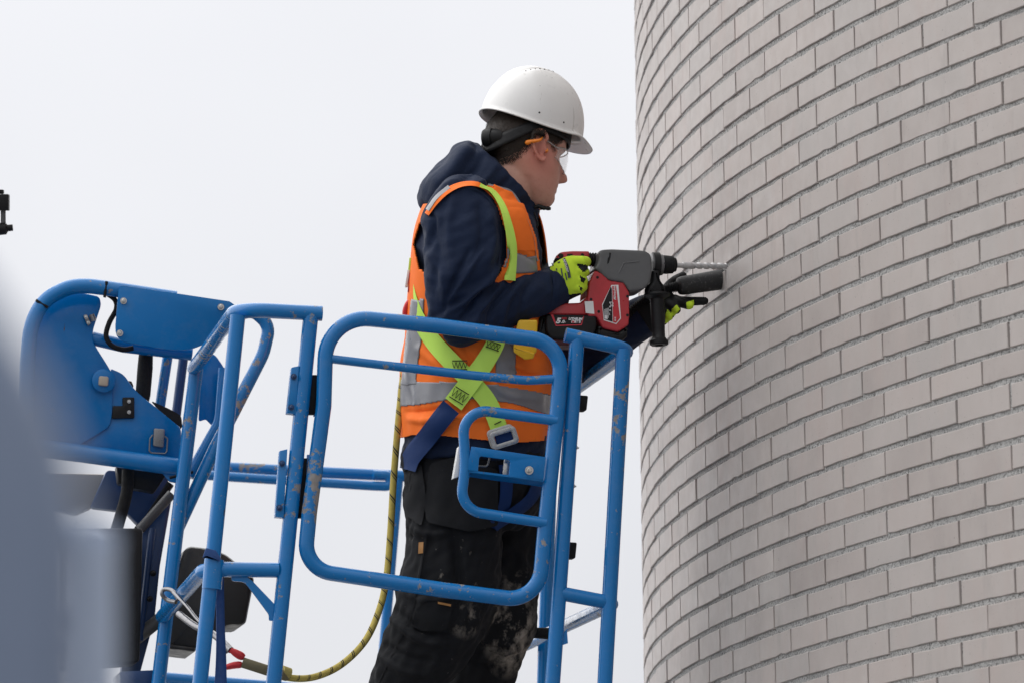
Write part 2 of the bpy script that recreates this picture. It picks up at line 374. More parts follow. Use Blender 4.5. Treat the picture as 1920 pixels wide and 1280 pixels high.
# left front section
cl_top, hl_top = FP(446, 588), FP(583, 592)
K2 = .96
post2 = FP(364, 690, K2)
def leanpost(name, a, b, k, r, mat, parent=basket):                   # post drawn through two photo points, continued to the floor
    A, B = FP(*a, k), FP(*b, k); d = nrm(B-A); t = ((A-FLOORP)@NAX)/(-(d@NAX)); return tube(name, [A, A+d*t], r, mat, parent)
leanpost('corner_post', (446, 592), (375, 1280), 0, R1, BLUE); leanpost('hinge_post', (583, 590), (513, 1280), 0, R1, BLUEW)
leanpost('latch_post', (1082, 636), (1036, 1280), 0, R1, BLUEW); leanpost('corner_post', (1169, 655), (1134, 1280), 0, R1, BLUEW)
leanpost('side_post', (368, 690), (297, 1280), K2, R1, BLUE)
tube('top_rail', [post2, FP(444, 580), FP(604, 588)], R1, BLUEW, basket, .07)
endR = FP(1180, 655)
tube('top_rail', [FP(1060, 628), endR, endR+VAX*2.42], R1, BLUEW, basket, .05)
tube('middle_rail', [FP(305, 1155, K2), FP(384, 1066), FP(522, 1068)], R1, BLUE, basket, .06)
mR = FP(1150, 1130); tube('middle_rail', [FP(1050, 1111), mR, mR+VAX*2.42], R1*.95, BLUEW, basket, .03)
link('collar', mesh('collar', *lathe([(-.03, .0215), (.035, .0215)], FP(399, 1078), NAX)), BLUE, basket, 40)
# back of the basket and the far long side
KB = 2.45
tube('rear_rail', FPL([(300, 868), (430, 876), (721, 890), (800, 893), (905, 905)], KB), .0150, BLUEW, basket, .2)
tube('rear_guard_rail', fillet(FPL([(330, 886), (430, 893), (700, 910), (733, 911), (729, 890), (700, 889)], KB-.06), .015), .0125, BLUEW, basket)
leanpost('rear_post', (747, 893), (722, 1184), KB, .0135, BLUE); leanpost('rear_post', (1040, 650), (1019, 1280), 1.2, .0165, BLUE)
leanpost('rear_post', (905, 905), (890, 1180), KB, .0135, BLUE)
tube('rear_rail', FPL([(290, 1268), (560, 1290), (880, 1310)], KB), .0150, BLUE, basket)
tube('bottom_rail', [down(FP(395, 1000), .03), down(FP(1140, 1000), .03)], R1, BLUE, basket)
a0, a1 = down(FP(390, 1000)), down(FP(1150, 1000))
plate('floor_plate', [a0, a1, a1+VAX*2.45, a0+VAX*2.45], -NAX, .02, STEEL, basket)
for s_, nm in ((a0, 1), (a1, -1)): tube('bottom_rail', [s_+NAX*.03, s_+NAX*.03+VAX*2.45], R1, BLUE, basket)
# diagonal loop behind the left section
tube('diagonal_brace', FPL([(446, 590), (474, 582), (506, 610), (494, 662), (402, 842), (334, 988)], K2+.02), .0155, BLUEW, basket, [0, .05, .06, .12, 0, 0])
tube('diagonal_brace', FPL([(421, 690), (413, 790), (355, 893)], K2+.12), .0150, BLUE, basket, .08)
# gusset and strap
plate('corner_gusset', FPL(roundpoly([(434, 1077), (462, 1080), (474, 1089), (519, 1136), (519, 1162), (504, 1163), (505, 1152), (466, 1099), (458, 1090), (434, 1088)], 6)), VAX, .008, BLUE, basket)
STRAP = plain('blue_strap', (.015, .06, .21), .7, 0, .2, 40, .4, 300)
sv = []; 
sp = spline([(409, 1083), (412, 1120), (413, 1180), (414, 1240), (413, 1300), (411, 1380)], 24)
tie = empty('blue_strap', FP(411, 1380, .05), 'dark blue webbing strap hanging from the left corner post', 'strap')
top_, bot_ = [], []
for i, (x, y) in enumerate(sp):
    wv = 10-2.5*math.sin(i*.25); sv += [FP(x-wv, y, .03+.004*math.sin(i*.5)), FP(x+wv, y, .035)]
me = mesh('webbing', sv, [[2*i, 2*i+1, 2*i+3, 2*i+2] for i in range(len(sp)-1)]); o = link('webbing', me, STRAP, tie, 60); so_ = o.modifiers.new('s', 'SOLIDIFY'); so_.thickness = .003
plate('knot', FPL(roundpoly([(386, 1026), (405, 1031), (414, 1045), (412, 1052), (388, 1042), (380, 1045)], 2), -.027), VAX, .006, STRAP, tie, .0015)
# ---------------- swing gate
gate = tube('gate', FPL([(607, 760), (612, 590), (820, 611), (1054, 643), (1046, 760), (1021, 1000), (1010, 1128), (830, 1105), (570, 1066), (580, 960)], -.012), .0172, BLUEW, basket, [0, .145, 0, .135, 0, .3, .14, .0, .11, 0], closed=True)
tube('cross_rail', fillet(FPL([(619, 672), (720, 684), (884, 703), (990, 713), (1050, 709)], -.012), [0, .5, .5, .2, 0]), R2, BLUEW, gate)
tube('handle_loop', FPL([(1044, 788), (866, 764), (873, 870), (862, 955), (1024, 980)], -.020), R2*1.18, BLUE, gate, [0, .062, .3, .060, 0])
pl = [(884, 836), (1024, 856), (1019, 902), (874, 884)]
plate('latch_plate', FPL(pl, -.030), VAX, .006, PANEL, gate, .001, roundpoly(FPL([(899, 854), (957, 862), (954, 893), (896, 886)], -.030), .006))
plate('latch_flange', [FP(874, 884, -.030), FP(1019, 902, -.030), FP(1017, 912, .02), FP(877, 893, .02)], NAX, .005, PANEL, gate)
plate('latch_bracket', FPL([(860, 836), (869, 838), (861, 892), (850, 896)], -.012), VAX, .03, WHITE, gate, .001)
tube('latch_wire', FPL([(897, 873), (914, 874), (918, 858)], .008), .002, GREYP, gate, .008); plate('latch_tongue', FPL([(946, 860), (957, 862), (954, 893), (943, 891)], -.01), VAX, .01, STEEL, gate, .001)
bolt('bolt', FP(992, 881, -.032), -VAX, .0062, STEEL, gate)
for (yt, yb, xt, xb) in ((690, 776, 553, 546), (846, 970, 531, 524)):                                       # hinges
    h = plate('hinge_plate', FPL([(xt-6, yt-2), (xt+8, yt-5), (xb+8, yb), (xb-8, yb-2)], -.01), VAX, .03, BLUE, basket, .001)
    plate('hinge_rubber', FPL([(xt+33, yt+12), (xt+45, yt+12), (xb+44, yb), (xb+31, yb)], .004), VAX, .02, RUBBER, basket, .001)
    plate('hinge_plate', FPL([(xt+45, yt+5), (xt+65, yt+6), (xb+63, yb+4), (xb+42, yb+4)], .012), VAX, .012, BLUE, basket, .001)
    for yy in (.18, .85): bolt('bolt', FP(xt+(xb-xt)*yy-1, yt+(yb-yt)*yy, -.012), -VAX, .0045, NAVYP, h)
for x, y, w_, h_ in ((1094, 754, 9, 15), (1068, 1030, 14, 16)):
    plate('rubber_stop', roundpoly(FPL([(x-w_-8, y-h_), (x+w_, y-h_+2), (x+w_-3, y+h_), (x-w_-10, y+h_)], .03), .004), VAX, .035, RUBBER, basket, .002)
for x, y in ((1076, 838), (1071, 910)): bolt('bolt', FP(x, y, .01), UAX, .004, STEEL, basket)
plate('weld_tab', FPL([(1054, 1190), (1063, 1178), (1065, 1205), (1056, 1208)], .0), VAX, .01, BLUE, basket)
link('rubber_grip', mesh('rubber_grip', *lathe([(-.035, .004), (-.03, .012), (.03, .014), (.04, .011)], FP(1014, 1186, .6), RIGHT-UP*.05)), RUBBER, basket, 40)
# ---------------- control end on the left
KC = K2+.02
tube('console_rail', fillet(FPL([(48, 800), (51, 680), (57, 610), (82, 562), (130, 538), (165, 536), (230, 545), (330, 560)], KC+.015), .2), .0182, BLUE, basket)
cp = plate('console_panel', roundpoly(FPL([(223, 534), (430, 565), (445, 575), (440, 600), (385, 645), (352, 657), (310, 655), (214, 638)], KC-.01), [.01, .0, 0, .0, .04, .05, .05, .035]), VAX, .006, PANEL, basket, .001)
for x, y in ((231.5, 564.5), (224.5, 624.5), (414, 576)): bolt('bolt', FP(x, y, KC-.012), -VAX, .0052, STEEL, cp, .005)
tube('console_lower_rail', FPL([(172, 634), (232, 648), (360, 663)], KC+.08), .0165, BLUE, basket)
tube('console_post', FPL([(315, 662), (300, 760), (296, 830)], KC+.14), .0125, BLUE, basket)
tube('console_post', FPL([(345, 662), (330, 780), (322, 850)], KC+.2), .0115, NAVYP, basket)
cv = plate('side_cover', roundpoly(FPL([(40, 640), (66, 590), (100, 560), (150, 548), (187, 556), (190, 572), (174, 620), (175, 642), (203, 686), (213, 705), (210, 780), (205, 800), (146, 836), (40, 850)], KC+.06), [.02, .05, .05, .06, .02, .03, .03, .01, .01, .03, .01, .02, 0, 0]), VAX, .012, PANEL, basket, .003)
link('pivot_boss', mesh('pivot_boss', *lathe([(0, .028), (.012, .028), (.015, .024)], FP(194, 714, KC+.058), -VAX)), PANEL, cv, 40)
link('pivot_pin', boxat(FP(194, 714, KC+.04), (UAX, NAX, VAX), (.0115, .0115, .006), .004), CREAM, cv, 40)
ck = plate('cable_clip', roundpoly(FPL(Z62([(805, 585), (850, 570), (905, 680), (865, 715)]), KC+.05), .004), VAX, .006, CHROME, cv, .001)
link('clip_barrel', mesh('clip_barrel', *lathe([(-.008, .0065), (.008, .0065)], FP(*Z62([(920, 615)])[0], KC+.045), UAX*.45-NAX*.9)), CHROME, cv, 40)
for q in Z62([(840, 607), (868, 672)]): bolt('bolt', FP(*q, KC+.049), -VAX, .0028, STEEL, cv, .003)
lp = plate('lower_cover', roundpoly(FPL([(120, 826), (196, 790), (208, 690), (232, 700), (252, 730), (338, 800), (340, 808), (338, 862), (146, 850)], KC+.068), [.0, .01, .0, .02, .02, .03, .01, .01, 0]), VAX, .012, PANEL, basket, .003)
br = plate('rubber_bracket', FPL([(212, 760), (230, 760), (230, 744), (252, 744), (252, 783), (210, 784)], KC+.06), VAX, .012, BLACKP, lp, .002)
for q in ((242, 752), (242, 772)): bolt('bolt', FP(*q, KC+.059), -VAX, .003, STEEL, lp, .003)
lt = plate('toggle_latch', roundpoly(FPL(Z63([(405, 832), (500, 840), (490, 1000), (398, 985)]), KC+.05), .004), VAX, .012, CHROME, lp, .002)
tube('latch_bail', fillet(FPL(Z63([(395, 890), (372, 920), (365, 1030), (385, 1045), (500, 1050), (515, 1030), (522, 920), (495, 900)]), KC+.055), .004), .0018, CHROME, lp)
tube('console_bottom_rail', FPL([(60, 838), (150, 849), (345, 876)], KC+.05), .0215, BLUE, basket)
plate('corner_plate', roundpoly(FPL([(290, 868), (350, 876), (335, 905), (318, 902)], KC+.05), .004), VAX, .01, BLUE, basket)
plate('ear_plate', roundpoly(FPL([(378, 662), (402, 662), (428, 700), (414, 770), (400, 800), (386, 785), (372, 790)], KC+.14), [.01, .03, .05, .02, .01, .005, .01]), VAX, .006, PANEL, basket, .001)
plate('tray_shield', roundpoly(FPL([(282, 750), (318, 766), (340, 778), (342, 800), (336, 806), (300, 770)], KC+.10), .01), VAX, .004, BLACKP, basket)
link('lever_grip', mesh('lever_grip', *sweep(np.array(FPL([(274, 656), (272, 690), (268, 740), (262, 772)], KC+.11)), [.0165, .0185, .0180, .016], 18)), GRIP, basket, 60)
link('knob', mesh('knob', *lathe([(-.02, .012), (0, .013), (.01, .008)], FP(240, 722, KC+.12), NAX)), RUBBER, basket, 60)
tube('control_cable', spline(FPL([(196, 548), (215, 562), (218, 580), (205, 605), (199, 630), (210, 648), (232, 655), (250, 652)], KC+.03), 60), .0062, RUBBER, basket)
for a_, b_ in (((200, 528), (196, 558)), ((67, 563), (90, 577)), ((316, 1052), (338, 1056)), ((318, 895), (362, 884))):
    A, B = FP(*a_, KC-.0), FP(*b_, KC-.0); mid = (A+B)/2; rr = np.linalg.norm(A-B)/2
    tube('cable_tie', [A, B], .0035, RUBBER, basket)
# dark machinery under the console: rotator bracket, hose, black control box, seat of the boom
plate('rotator_bracket', roundpoly(FPL([(200, 880), (320, 892), (296, 935), (262, 985), (236, 958), (170, 950)], KC+.25), .01), VAX, .05, NAVYP, basket, .003)
plate('rotator_cover', FPL([(218, 872), (305, 876), (312, 890), (290, 922), (250, 915), (222, 905)], KC+.12), VAX, .05, BLACKP, basket, .004)
tube('hydraulic_hose', spline(FPL([(240, 880), (238, 920), (228, 960), (216, 1000)], KC+.10), 20), .0145, RUBBER, basket)
plate('rotator_foot', FPL([(60, 885), (222, 888), (205, 915), (172, 950), (145, 962), (60, 940)], KC+.30), VAX, .08, CREAM, basket, .006)
plate('side_column', FPL([(268, 988), (312, 930), (322, 935), (300, 1060), (290, 1160), (255, 1290), (222, 1290)], KC+.22), VAX, .05, NAVYP, basket, .004)
tube('rotator_strut', FPL([(262, 992), (322, 925)], KC+.20), .012, GREYP, basket); tube('rotator_strut', FPL([(258, 996), (318, 905)], KC+.26), .012, BLACKP, basket)
tube('rotator_strut', FPL([(225, 1220), (300, 1160)], KC+.20), .016, GREYP, basket)
tube('side_channel', FPL([(286, 990), (262, 1200)], KC+.19), .008, NAVYP, basket)
for q in ((287, 1074), (281, 1122)): bolt('bolt', FP(*q, KC+.18), -VAX, .005, BLACKP, basket)
cb = plate('control_box', roundpoly(FPL([(120, 990), (268, 989), (262, 1240), (120, 1250)], KC+.02), .01), VAX, .16, BLACKP, basket, .006)
plate('step_plate', FPL([(225, 1258), (288, 1255), (286, 1300), (225, 1300)], KC), VAX, .2, NAVYP, basket, .003)
# boom that carries the basket (left of and below the frame) down to its chassis
jb = W(20, 1010, 13.9); je = W(-900, 1500, 15.2); kn = W(-1700, 2300, 16.2); gr = V(kn[0]+1.2, kn[1]+.5, .9)
boom = empty('boom_arm', (gr[0], gr[1], 0), 'blue boom arm reaching in behind the blurred foreground panel at far left', 'boom')
for nm, A, B, hw in (('jib', FP(60, 960, KC+.3), je, .07), ('upper_boom', je, kn, .10), ('lower_boom', kn, gr, .13)):
    d = nrm(B-A); s_ = nrm(np.cross(d, V(0, 0, 1))); t_ = np.cross(s_, d); link(nm, boxat((A+B)/2, (d, s_, t_), (np.linalg.norm(B-A)/2, hw, hw*1.15), .01), BLUE, boom, 35)
link('chassis', boxat((gr[0], gr[1], .62), (V(1, 0, 0), V(0, 1, 0), V(0, 0, 1)), (1.2, .9, .32), .05), BLUE, boom, 35)
for sx in (-.8, .8):
    for sy in (-.85, .85): link('wheel', mesh('wheel', *lathe([(-.13, .36), (-.12, .42), (.12, .42), (.13, .36)], V(gr[0]+sx, gr[1]+sy, .42), V(0, 1, 0))), RUBBER, boom, 40)
# black fitting on the boom's hose post at the left edge of the photograph
hp = empty('hose_post', W(-60, 980, 13.6), 'small black bolted fitting on a post at the far left edge', 'fitting')
tube('post', [W(-28, 990, 13.6), W(-28, 330, 13.6)], .016, BLACKP, hp)
link('clamp_block', boxat(W(1, 380, 13.6), (RIGHT, UP, FWD), (.0205, .0195, .02), .002), BLACKP, hp, 40)
link('clamp_cap', boxat(W(-4, 360, 13.6), (RIGHT, UP, FWD), (.014, .005, .014), .002), BLACKP, hp, 40)
tube('pin', [W(6, 392, 13.6), W(6, 425, 13.6)], .0062, GREYP, hp)
link('pin_knob', mesh('pin_knob', *lathe([(-.02, .015), (.006, .015), (.011, .008), (.023, .008)], W(6, 429, 13.6), RIGHT+UP*.1)), BLACKP, hp, 40)
tube('bracket_arm', [W(-28, 380, 13.6), W(-2, 380, 13.6)], .008, BLACKP, hp); tube('post_foot', [W(-28, 985, 13.6), FP(60, 960, KC+.3)], .016, BLACKP, hp)

# black tool tray hanging behind the posts
TRAYM = plain('black_tray_plastic', (.010, .010, .011), .42, 0, .3, 20, .3, 400)
tray = empty('tool_tray', FP(400, 1215, 1.15), 'black plastic tool tray hanging behind the left corner post', 'tray')
plate('tray_shell', roundpoly(FPL([(349, 1021), (385, 1026), (420, 1034), (458, 1065), (478, 1082), (462, 1166), (453, 1172), (424, 1172), (405, 1190), (366, 1220), (316, 1213), (316, 1165), (330, 1080)], 1.10), [.02, .0, .03, .03, .01, .02, .01, .02, .02, .02, .01, .03, .03]), VAX, .22, TRAYM, tray, .012)
plate('tray_lip', roundpoly(FPL([(316, 1206), (366, 1213), (366, 1221), (316, 1215)], 1.09), .003), VAX, .24, TRAYM, tray, .003)
# ---------------------------------------------------------------- cloth, skin and body tools
def S(d): return F/d
def limb(rings, seg=30, pw=2.2, sub=4):                             # closed loft; ring = (px, py, depth, half width px, half depth px)
    r = spline(rings, sub*(len(rings)-1)+1) if sub > 1 else np.array(rings, float)
    C = np.array([W(x, y, d) for x, y, d, *_ in r]); T = np.gradient(C, axis=0); T /= np.linalg.norm(T, axis=1)[:, None]; vs_ = []; n = len(r)
    for i in range(n):
        wv = nrm(np.cross(T[i], FWD)); dv = nrm(np.cross(wv, T[i])); k = 1/S(r[i][2])
        for a in np.linspace(0, 2*math.pi, seg, endpoint=False):
            c, s_ = math.cos(a), math.sin(a); vs_.append(C[i] + wv*r[i][3]*k*math.copysign(abs(c)**(2/pw), c) + dv*r[i][4]*k*math.copysign(abs(s_)**(2/pw), s_))
    fs = [[i*seg+k, i*seg+(k+1) % seg, (i+1)*seg+(k+1) % seg, (i+1)*seg+k] for i in range(n-1) for k in range(seg)]
    fs += [list(range(seg))[::-1], [(n-1)*seg+k for k in range(seg)]]; return vs_, fs
def blob(c, ax, rad, seg=20):                                        # ellipsoid
    vs_, fs = [], []; m_ = seg//2
    for i in range(m_+1):
        t = math.pi*i/m_
        for k in range(seg): a = 2*math.pi*k/seg; vs_.append(np.array(c)+ax[0]*rad[0]*math.sin(t)*math.cos(a)+ax[1]*rad[1]*math.sin(t)*math.sin(a)+ax[2]*rad[2]*math.cos(t))
    for i in range(m_):
        for k in range(seg): fs.append([i*seg+k, i*seg+(k+1) % seg, (i+1)*seg+(k+1) % seg, (i+1)*seg+k])
    return vs_, fs
def pblob(x, y, d, rx, ry, rz): k = 1/S(d); return blob(W(x, y, d), (RIGHT, UP, FWD), (rx*k, ry*k, rz*k))
def remesh(parts, voxel, smooth=4, fac=.5):
    bm = bmesh.new()
    for v, f in parts:
        me = mesh('tmp', v, f); b2 = bmesh.new(); b2.from_mesh(me); bmesh.ops.remove_doubles(b2, verts=b2.verts[:], dist=1e-5); bmesh.ops.recalc_face_normals(b2, faces=b2.faces[:]); b2.to_mesh(me); b2.free()
        bm.from_mesh(me); bpy.data.meshes.remove(me)
    me = bpy.data.meshes.new('tmp'); bm.to_mesh(me); bm.free(); o = bpy.data.objects.new('tmp', me); COL.objects.link(o)
    md = o.modifiers.new('r', 'REMESH'); md.mode = 'VOXEL'; md.voxel_size = voxel
    if smooth: ms = o.modifiers.new('s', 'SMOOTH'); ms.iterations = smooth; ms.factor = fac
    out = bpy.data.meshes.new_from_object(o.evaluated_get(bpy.context.evaluated_depsgraph_get())); bpy.data.objects.remove(o); return out
def vco(me): a = np.empty(len(me.vertices)*3); me.vertices.foreach_get('co', a); return a.reshape(-1, 3)
def vno(me): a = np.empty(len(me.vertices)*3); me.vertices.foreach_get('normal', a); return a.reshape(-1, 3)
def setco(me, P): me.vertices.foreach_set('co', P.ravel()); me.update()
def wob(P, freq, seed, n=10, aniso=(1, 1, 1)):                        # smooth pseudo noise
    r = np.random.default_rng(seed); o = np.zeros(len(P))
    for _ in range(n): k = r.normal(0, 1, 3)*np.array(aniso)*freq; o += np.sin(P@k + r.random()*6.28)
    return o/math.sqrt(n/2)
def segdist(q, pl):                                                   # distance from 2-D points to a polyline, and the position along it
    best = np.full(len(q), 1e9); pos = np.zeros(len(q)); n = len(pl)-1
    for i in range(n):
        a, b = np.array(pl[i], float), np.array(pl[i+1], float); t = np.clip(((q-a)@(b-a))/((b-a)@(b-a)+1e-9), 0, 1); d = np.linalg.norm(q-a-t[:, None]*(b-a), axis=1)
        m_ = d < best; best[m_] = d[m_]; pos[m_] = (i+t[m_])/n
    return best, pos
def creases(me, lst):                                                 # sculpted folds: (photo polyline, height in mm, width in px)
    P, N = vco(me), vno(me); q = proj(P)[:, :2]; face = np.clip(-(N@FWD)*2.0, 0, 1); D = np.zeros(len(P))
    for pl, mm, wd in lst:
        d, t = segdist(q, spline(pl, 14)); D += 1.9*mm*.001*np.exp(-(d/(wd*.78))**2)*np.sin(np.clip(t*.86+.1, 0, 1)*math.pi)**.6*face
    setco(me, P+N*D[:, None])
def inpoly(q, poly):
    poly = np.array(poly, float); x, y = q[:, 0], q[:, 1]; ins = np.zeros(len(q), bool); j = len(poly)-1
    for i in range(len(poly)):
        xi, yi, xj, yj = *poly[i], *poly[j]; c = ((yi > y) != (yj > y)) & (x < (xj-xi)*(y-yi)/(yj-yi+1e-12)+xi); ins ^= c; j = i
    return ins
def bvh_of(*objs):
    vs_, fs, o = [], [], 0
    for ob in objs:
        me = ob.data; vs_ += [v.co[:] for v in me.vertices]; fs += [[i+o for i in p.vertices] for p in me.polygons]; o = len(vs_)
    return BVHTree.FromPolygons(vs_, fs)
def castd(bvh, x, y):
    r = ray(x, y); h = bvh.ray_cast(Vector(CAM), Vector(nrm(r)))
    return None if h[0] is None else float((np.array(h[0])-CAM)@FWD)
def fillnone(a):
    a = [np.nan if v is None else v for v in a]; a = np.array(a, float); ok = ~np.isnan(a)
    if not ok.any(): return np.full(len(a), 12.9)
    return np.interp(np.arange(len(a)), np.where(ok)[0], a[ok])
def smooth1(D, k):
    for _ in range(k):
        E_ = D.copy(); E_[1:-1] = (D[:-2]+2*D[1:-1]+D[2:])/4; D = E_
    return D
def ribbon(name, path, width, bvh, mat, parent, off=.004, th=.0022, nw=7, sm=4, step=6, uv=None):
    L = np.sum(np.linalg.norm(np.diff(np.array(path)[:, :2], axis=0), axis=1)); p = spline(path, max(8, int(L/step))); T = np.gradient(p[:, :2], axis=0); T /= np.linalg.norm(T, axis=1)[:, None]
    n = len(p); wd = np.full(n, width) if np.isscalar(width) else np.interp(np.linspace(0, 1, n), np.linspace(0, 1, len(width)), width)
    X = np.zeros((n, nw)); Y = X.copy(); D = X.copy()
    for j in range(nw):
        t = j/(nw-1)-.5; X[:, j] = p[:, 0]-T[:, 1]*wd*t; Y[:, j] = p[:, 1]+T[:, 0]*wd*t
        D[:, j] = smooth1(fillnone([castd(bvh, x, y) for x, y in zip(X[:, j], Y[:, j])]), sm)
    D = smooth1(D.T.copy(), 2).T
    vs_ = [W(X[i, j], Y[i, j], D[i, j]-off) for i in range(n) for j in range(nw)] + [W(X[i, j], Y[i, j], D[i, j]-off+th) for i in range(n) for j in range(nw)]
    N_ = n*nw; fs = []
    for i in range(n-1):
        for j in range(nw-1): a = i*nw+j; fs += [[a, a+nw, a+nw+1, a+1], [N_+a, N_+a+1, N_+a+nw+1, N_+a+nw]]
        for a, b in ((i*nw, (i+1)*nw), ((i+1)*nw+nw-1, i*nw+nw-1)): fs.append([a, N_+a, N_+b, b])
    for i, s_ in ((0, 1), (n-1, -1)):
        for j in range(nw-1): a, b = i*nw+j, i*nw+j+1; fs.append(([a, b, N_+b, N_+a])[::s_])
    return link(name, mesh(name, vs_, fs), mat, parent, 50)
from mathutils.geometry import delaunay_2d_cdt
def patch(name, poly, bvh, mat, parent, off=.003, th=.002, step=7, rnd=0):
    poly = [tuple(q) for q in (roundpoly(poly, rnd) if rnd else poly)]; bd = []
    for i in range(len(poly)):
        a, b = np.array(poly[i], float), np.array(poly[(i+1) % len(poly)], float); k = max(1, int(np.linalg.norm(b-a)/step))
        bd += [tuple(a+(b-a)*t/k) for t in range(k)]
    P = np.array(poly); gx, gy = np.meshgrid(np.arange(P[:, 0].min(), P[:, 0].max(), step), np.arange(P[:, 1].min(), P[:, 1].max(), step)); g = np.stack([gx.ravel(), gy.ravel()], 1)
    g = g[inpoly(g, poly)]; dd, _ = segdist(g, list(poly)+[poly[0]]) if len(g) else (np.array([]), 0); g = g[dd > step*.45] if len(g) else g
    pts = bd + [tuple(q) for q in g]; nb = len(bd)
    v, e_, f, *_ = delaunay_2d_cdt([Vector(q) for q in pts], [(i, (i+1) % nb) for i in range(nb)], [list(range(nb))], 2, 1e-4)
    D = fillnone([castd(bvh, q[0], q[1]) for q in v]); n = len(v)
    nb_ = [[] for _ in range(n)]
    for a, b in e_: nb_[a].append(b); nb_[b].append(a)
    for _ in range(3): D = np.array([.5*D[i]+.5*np.mean(D[nb_[i]]) if nb_[i] else D[i] for i in range(n)])
    vs_ = [W(q[0], q[1], D[i]-off) for i, q in enumerate(v)] + [W(q[0], q[1], D[i]-off+th) for i, q in enumerate(v)]
    fs = [list(q) for q in f] + [[i+n for i in q][::-1] for q in f]; cnt = {}
    for q in f:
        for a, b in zip(q, list(q[1:])+[q[0]]): cnt[(a, b)] = 1
    for (a, b) in cnt:
        if (b, a) not in cnt: fs.append([b, a, n+a, n+b])
    me = mesh(name, vs_, fs); bm = bmesh.new(); bm.from_mesh(me); bmesh.ops.recalc_face_normals(bm, faces=bm.faces[:]); bm.to_mesh(me); bm.free()
    return link(name, me, mat, parent, 50)
def cloth(name, col, weave=900, rough=.85, var=.2, dirt=None, sheen=.0, bumpk=.25, wr=.25):
    b = NB(name); p = b.pos(); n = b.noise(p, 9, 5); c = b.mix(n, tuple(x*(1-var) for x in col), tuple(min(1, x*(1+var)) for x in col))
    if dirt: c = b.mix(b.ramp(b.noise(p, 26, 6, .7), [(.62, 0.), (.72, dirt[1])]), c, dirt[0])
    b.set(Base_Color=c, Roughness=rough, Sheen_Weight=sheen, Specular_IOR_Level=.25)
    h = b.math('ADD', b.math('MULTIPLY', b.noise(p, weave, 2), .35), b.math('MULTIPLY', b.noise(p, 32, 4, .55), wr*6)); b.bump(h, bumpk, .002); return b
NAVY = cloth('navy_softshell', (.006, .0145, .042), 800, .78, .25, ((.04, .048, .065), .22), .03, .5, .5).m
ORANGE = cloth('orange_mesh', (.96, .185, .022), 1000, .75, .07, ((.55, .12, .03), .25)).m
LIME = cloth('lime_webbing', (.56, .84, .13), 1200, .7, .10, ((.30, .40, .10), .3), bumpk=.15, wr=.05).m
GLOVEL = cloth('lime_glove', (.58, .80, .045), 900, .8, .12, ((.30, .42, .05), .4)).m
GLOVEB = cloth('black_glove', (.010, .0105, .011), 700, .7, .3).m
REFL = plain('grey_reflective', (.235, .235, .25), .38, .15, .14, 25, .2, 300)
BLUEWEB = cloth('blue_webbing', (.003, .024, .105), 900, .7, .2).m
YELL = plain('yellow_plastic', (.72, .42, .012), .42, 0, .12, 30)
ORPL = plain('orange_plastic', (.85, .24, .02), .4, 0, .08, 30)
TAN = plain('tan_label', (.42, .20, .06), .6, 0, .1, 30)
def trouser_mat():
    b = NB('black_work_trousers'); p = b.pos(); c = b.mix(b.noise(p, 8, 5), (.0045, .005, .0062), (.009, .0095, .012)); msk = None
    for (x, y, d, rad, thr) in ((965, 1175, 13.0, .062, .47), (975, 1225, 13.02, .05, .50), (870, 1160, 12.8, .03, .50), (865, 1060, 12.8, .12, .64), (985, 1120, 13.0, .05, .55)):
        s_ = b.n('ShaderNodeVectorMath', operation='DISTANCE'); b.l(p, s_.inputs[0]); s_.inputs[1].default_value = W(x, y, d)
        near = b.ramp(b.math('DIVIDE', s_.outputs['Value'], rad*2.2), [(.2, 1.), (.75, 0.)])
        k = b.math('MULTIPLY', near, b.ramp(b.noise(p, 19, 8, .68, (1, 1, .7)), [(thr-.01, 0.), (thr+.13, 1.)])); msk = k if msk is None else b.math('MAXIMUM', msk, k)
    c = b.mix(b.math('MULTIPLY', msk, .85), c, (.42, .37, .31)); c = b.mix(b.ramp(b.noise(p, 75, 4, .6), [(.70, 0.), (.74, .6)]), c, (.14, .13, .12))
    b.set(Base_Color=c, Roughness=.85, Specular_IOR_Level=.3); b.bump(b.math('ADD', b.math('MULTIPLY', b.noise(p, 800, 2), .4), b.math('MULTIPLY', b.noise(p, 24, 4), 1.6)), .3, .002); return b.m
TROUS = trouser_mat()
def skin_mat():
    b = NB('skin'); p = b.pos(); c = b.mix(b.noise(p, 26, 5), (.58, .30, .225), (.72, .43, .34)); c = b.mix(b.ramp(b.noise(p, 120, 4), [(.55, 0.), (.8, .4)]), c, (.40, .17, .13))
    for (x, y, d, rad, col) in ((1015, 285, 12.93, .04, (.56, .15, .11)), (1040, 320, 12.93, .05, (.52, .20, .155)), (1066, 330, 13.02, .03, (.52, .18, .14))):
        s_ = b.n('ShaderNodeVectorMath', operation='DISTANCE'); b.l(p, s_.inputs[0]); s_.inputs[1].default_value = W(x, y, d)
        c = b.mix(b.ramp(b.math('DIVIDE', s_.outputs['Value'], rad*2), [(.1, .7), (.9, 0.)]), c, col)
    b.set(Base_Color=c, Roughness=.5, Subsurface_Weight=.12, Specular_IOR_Level=.35); b.p.inputs["Subsurface Radius"].default_value = (1, .4, .2); b.p.inputs["Subsurface Scale"].default_value = .006
    b.bump(b.noise(p, 300, 4), .12, .001); return b.m
SKIN = skin_mat()

# ---------------------------------------------------------------- the worker
footN = down(W(705, 1520, 12.92)); footF = down(W(862, 1520, 13.12))
pN, pF = proj(footN), proj(footF)
man = empty('person', (footN+footF)/2, 'person in white hard hat, orange hi-vis vest and black trousers, drilling from the basket', 'person')
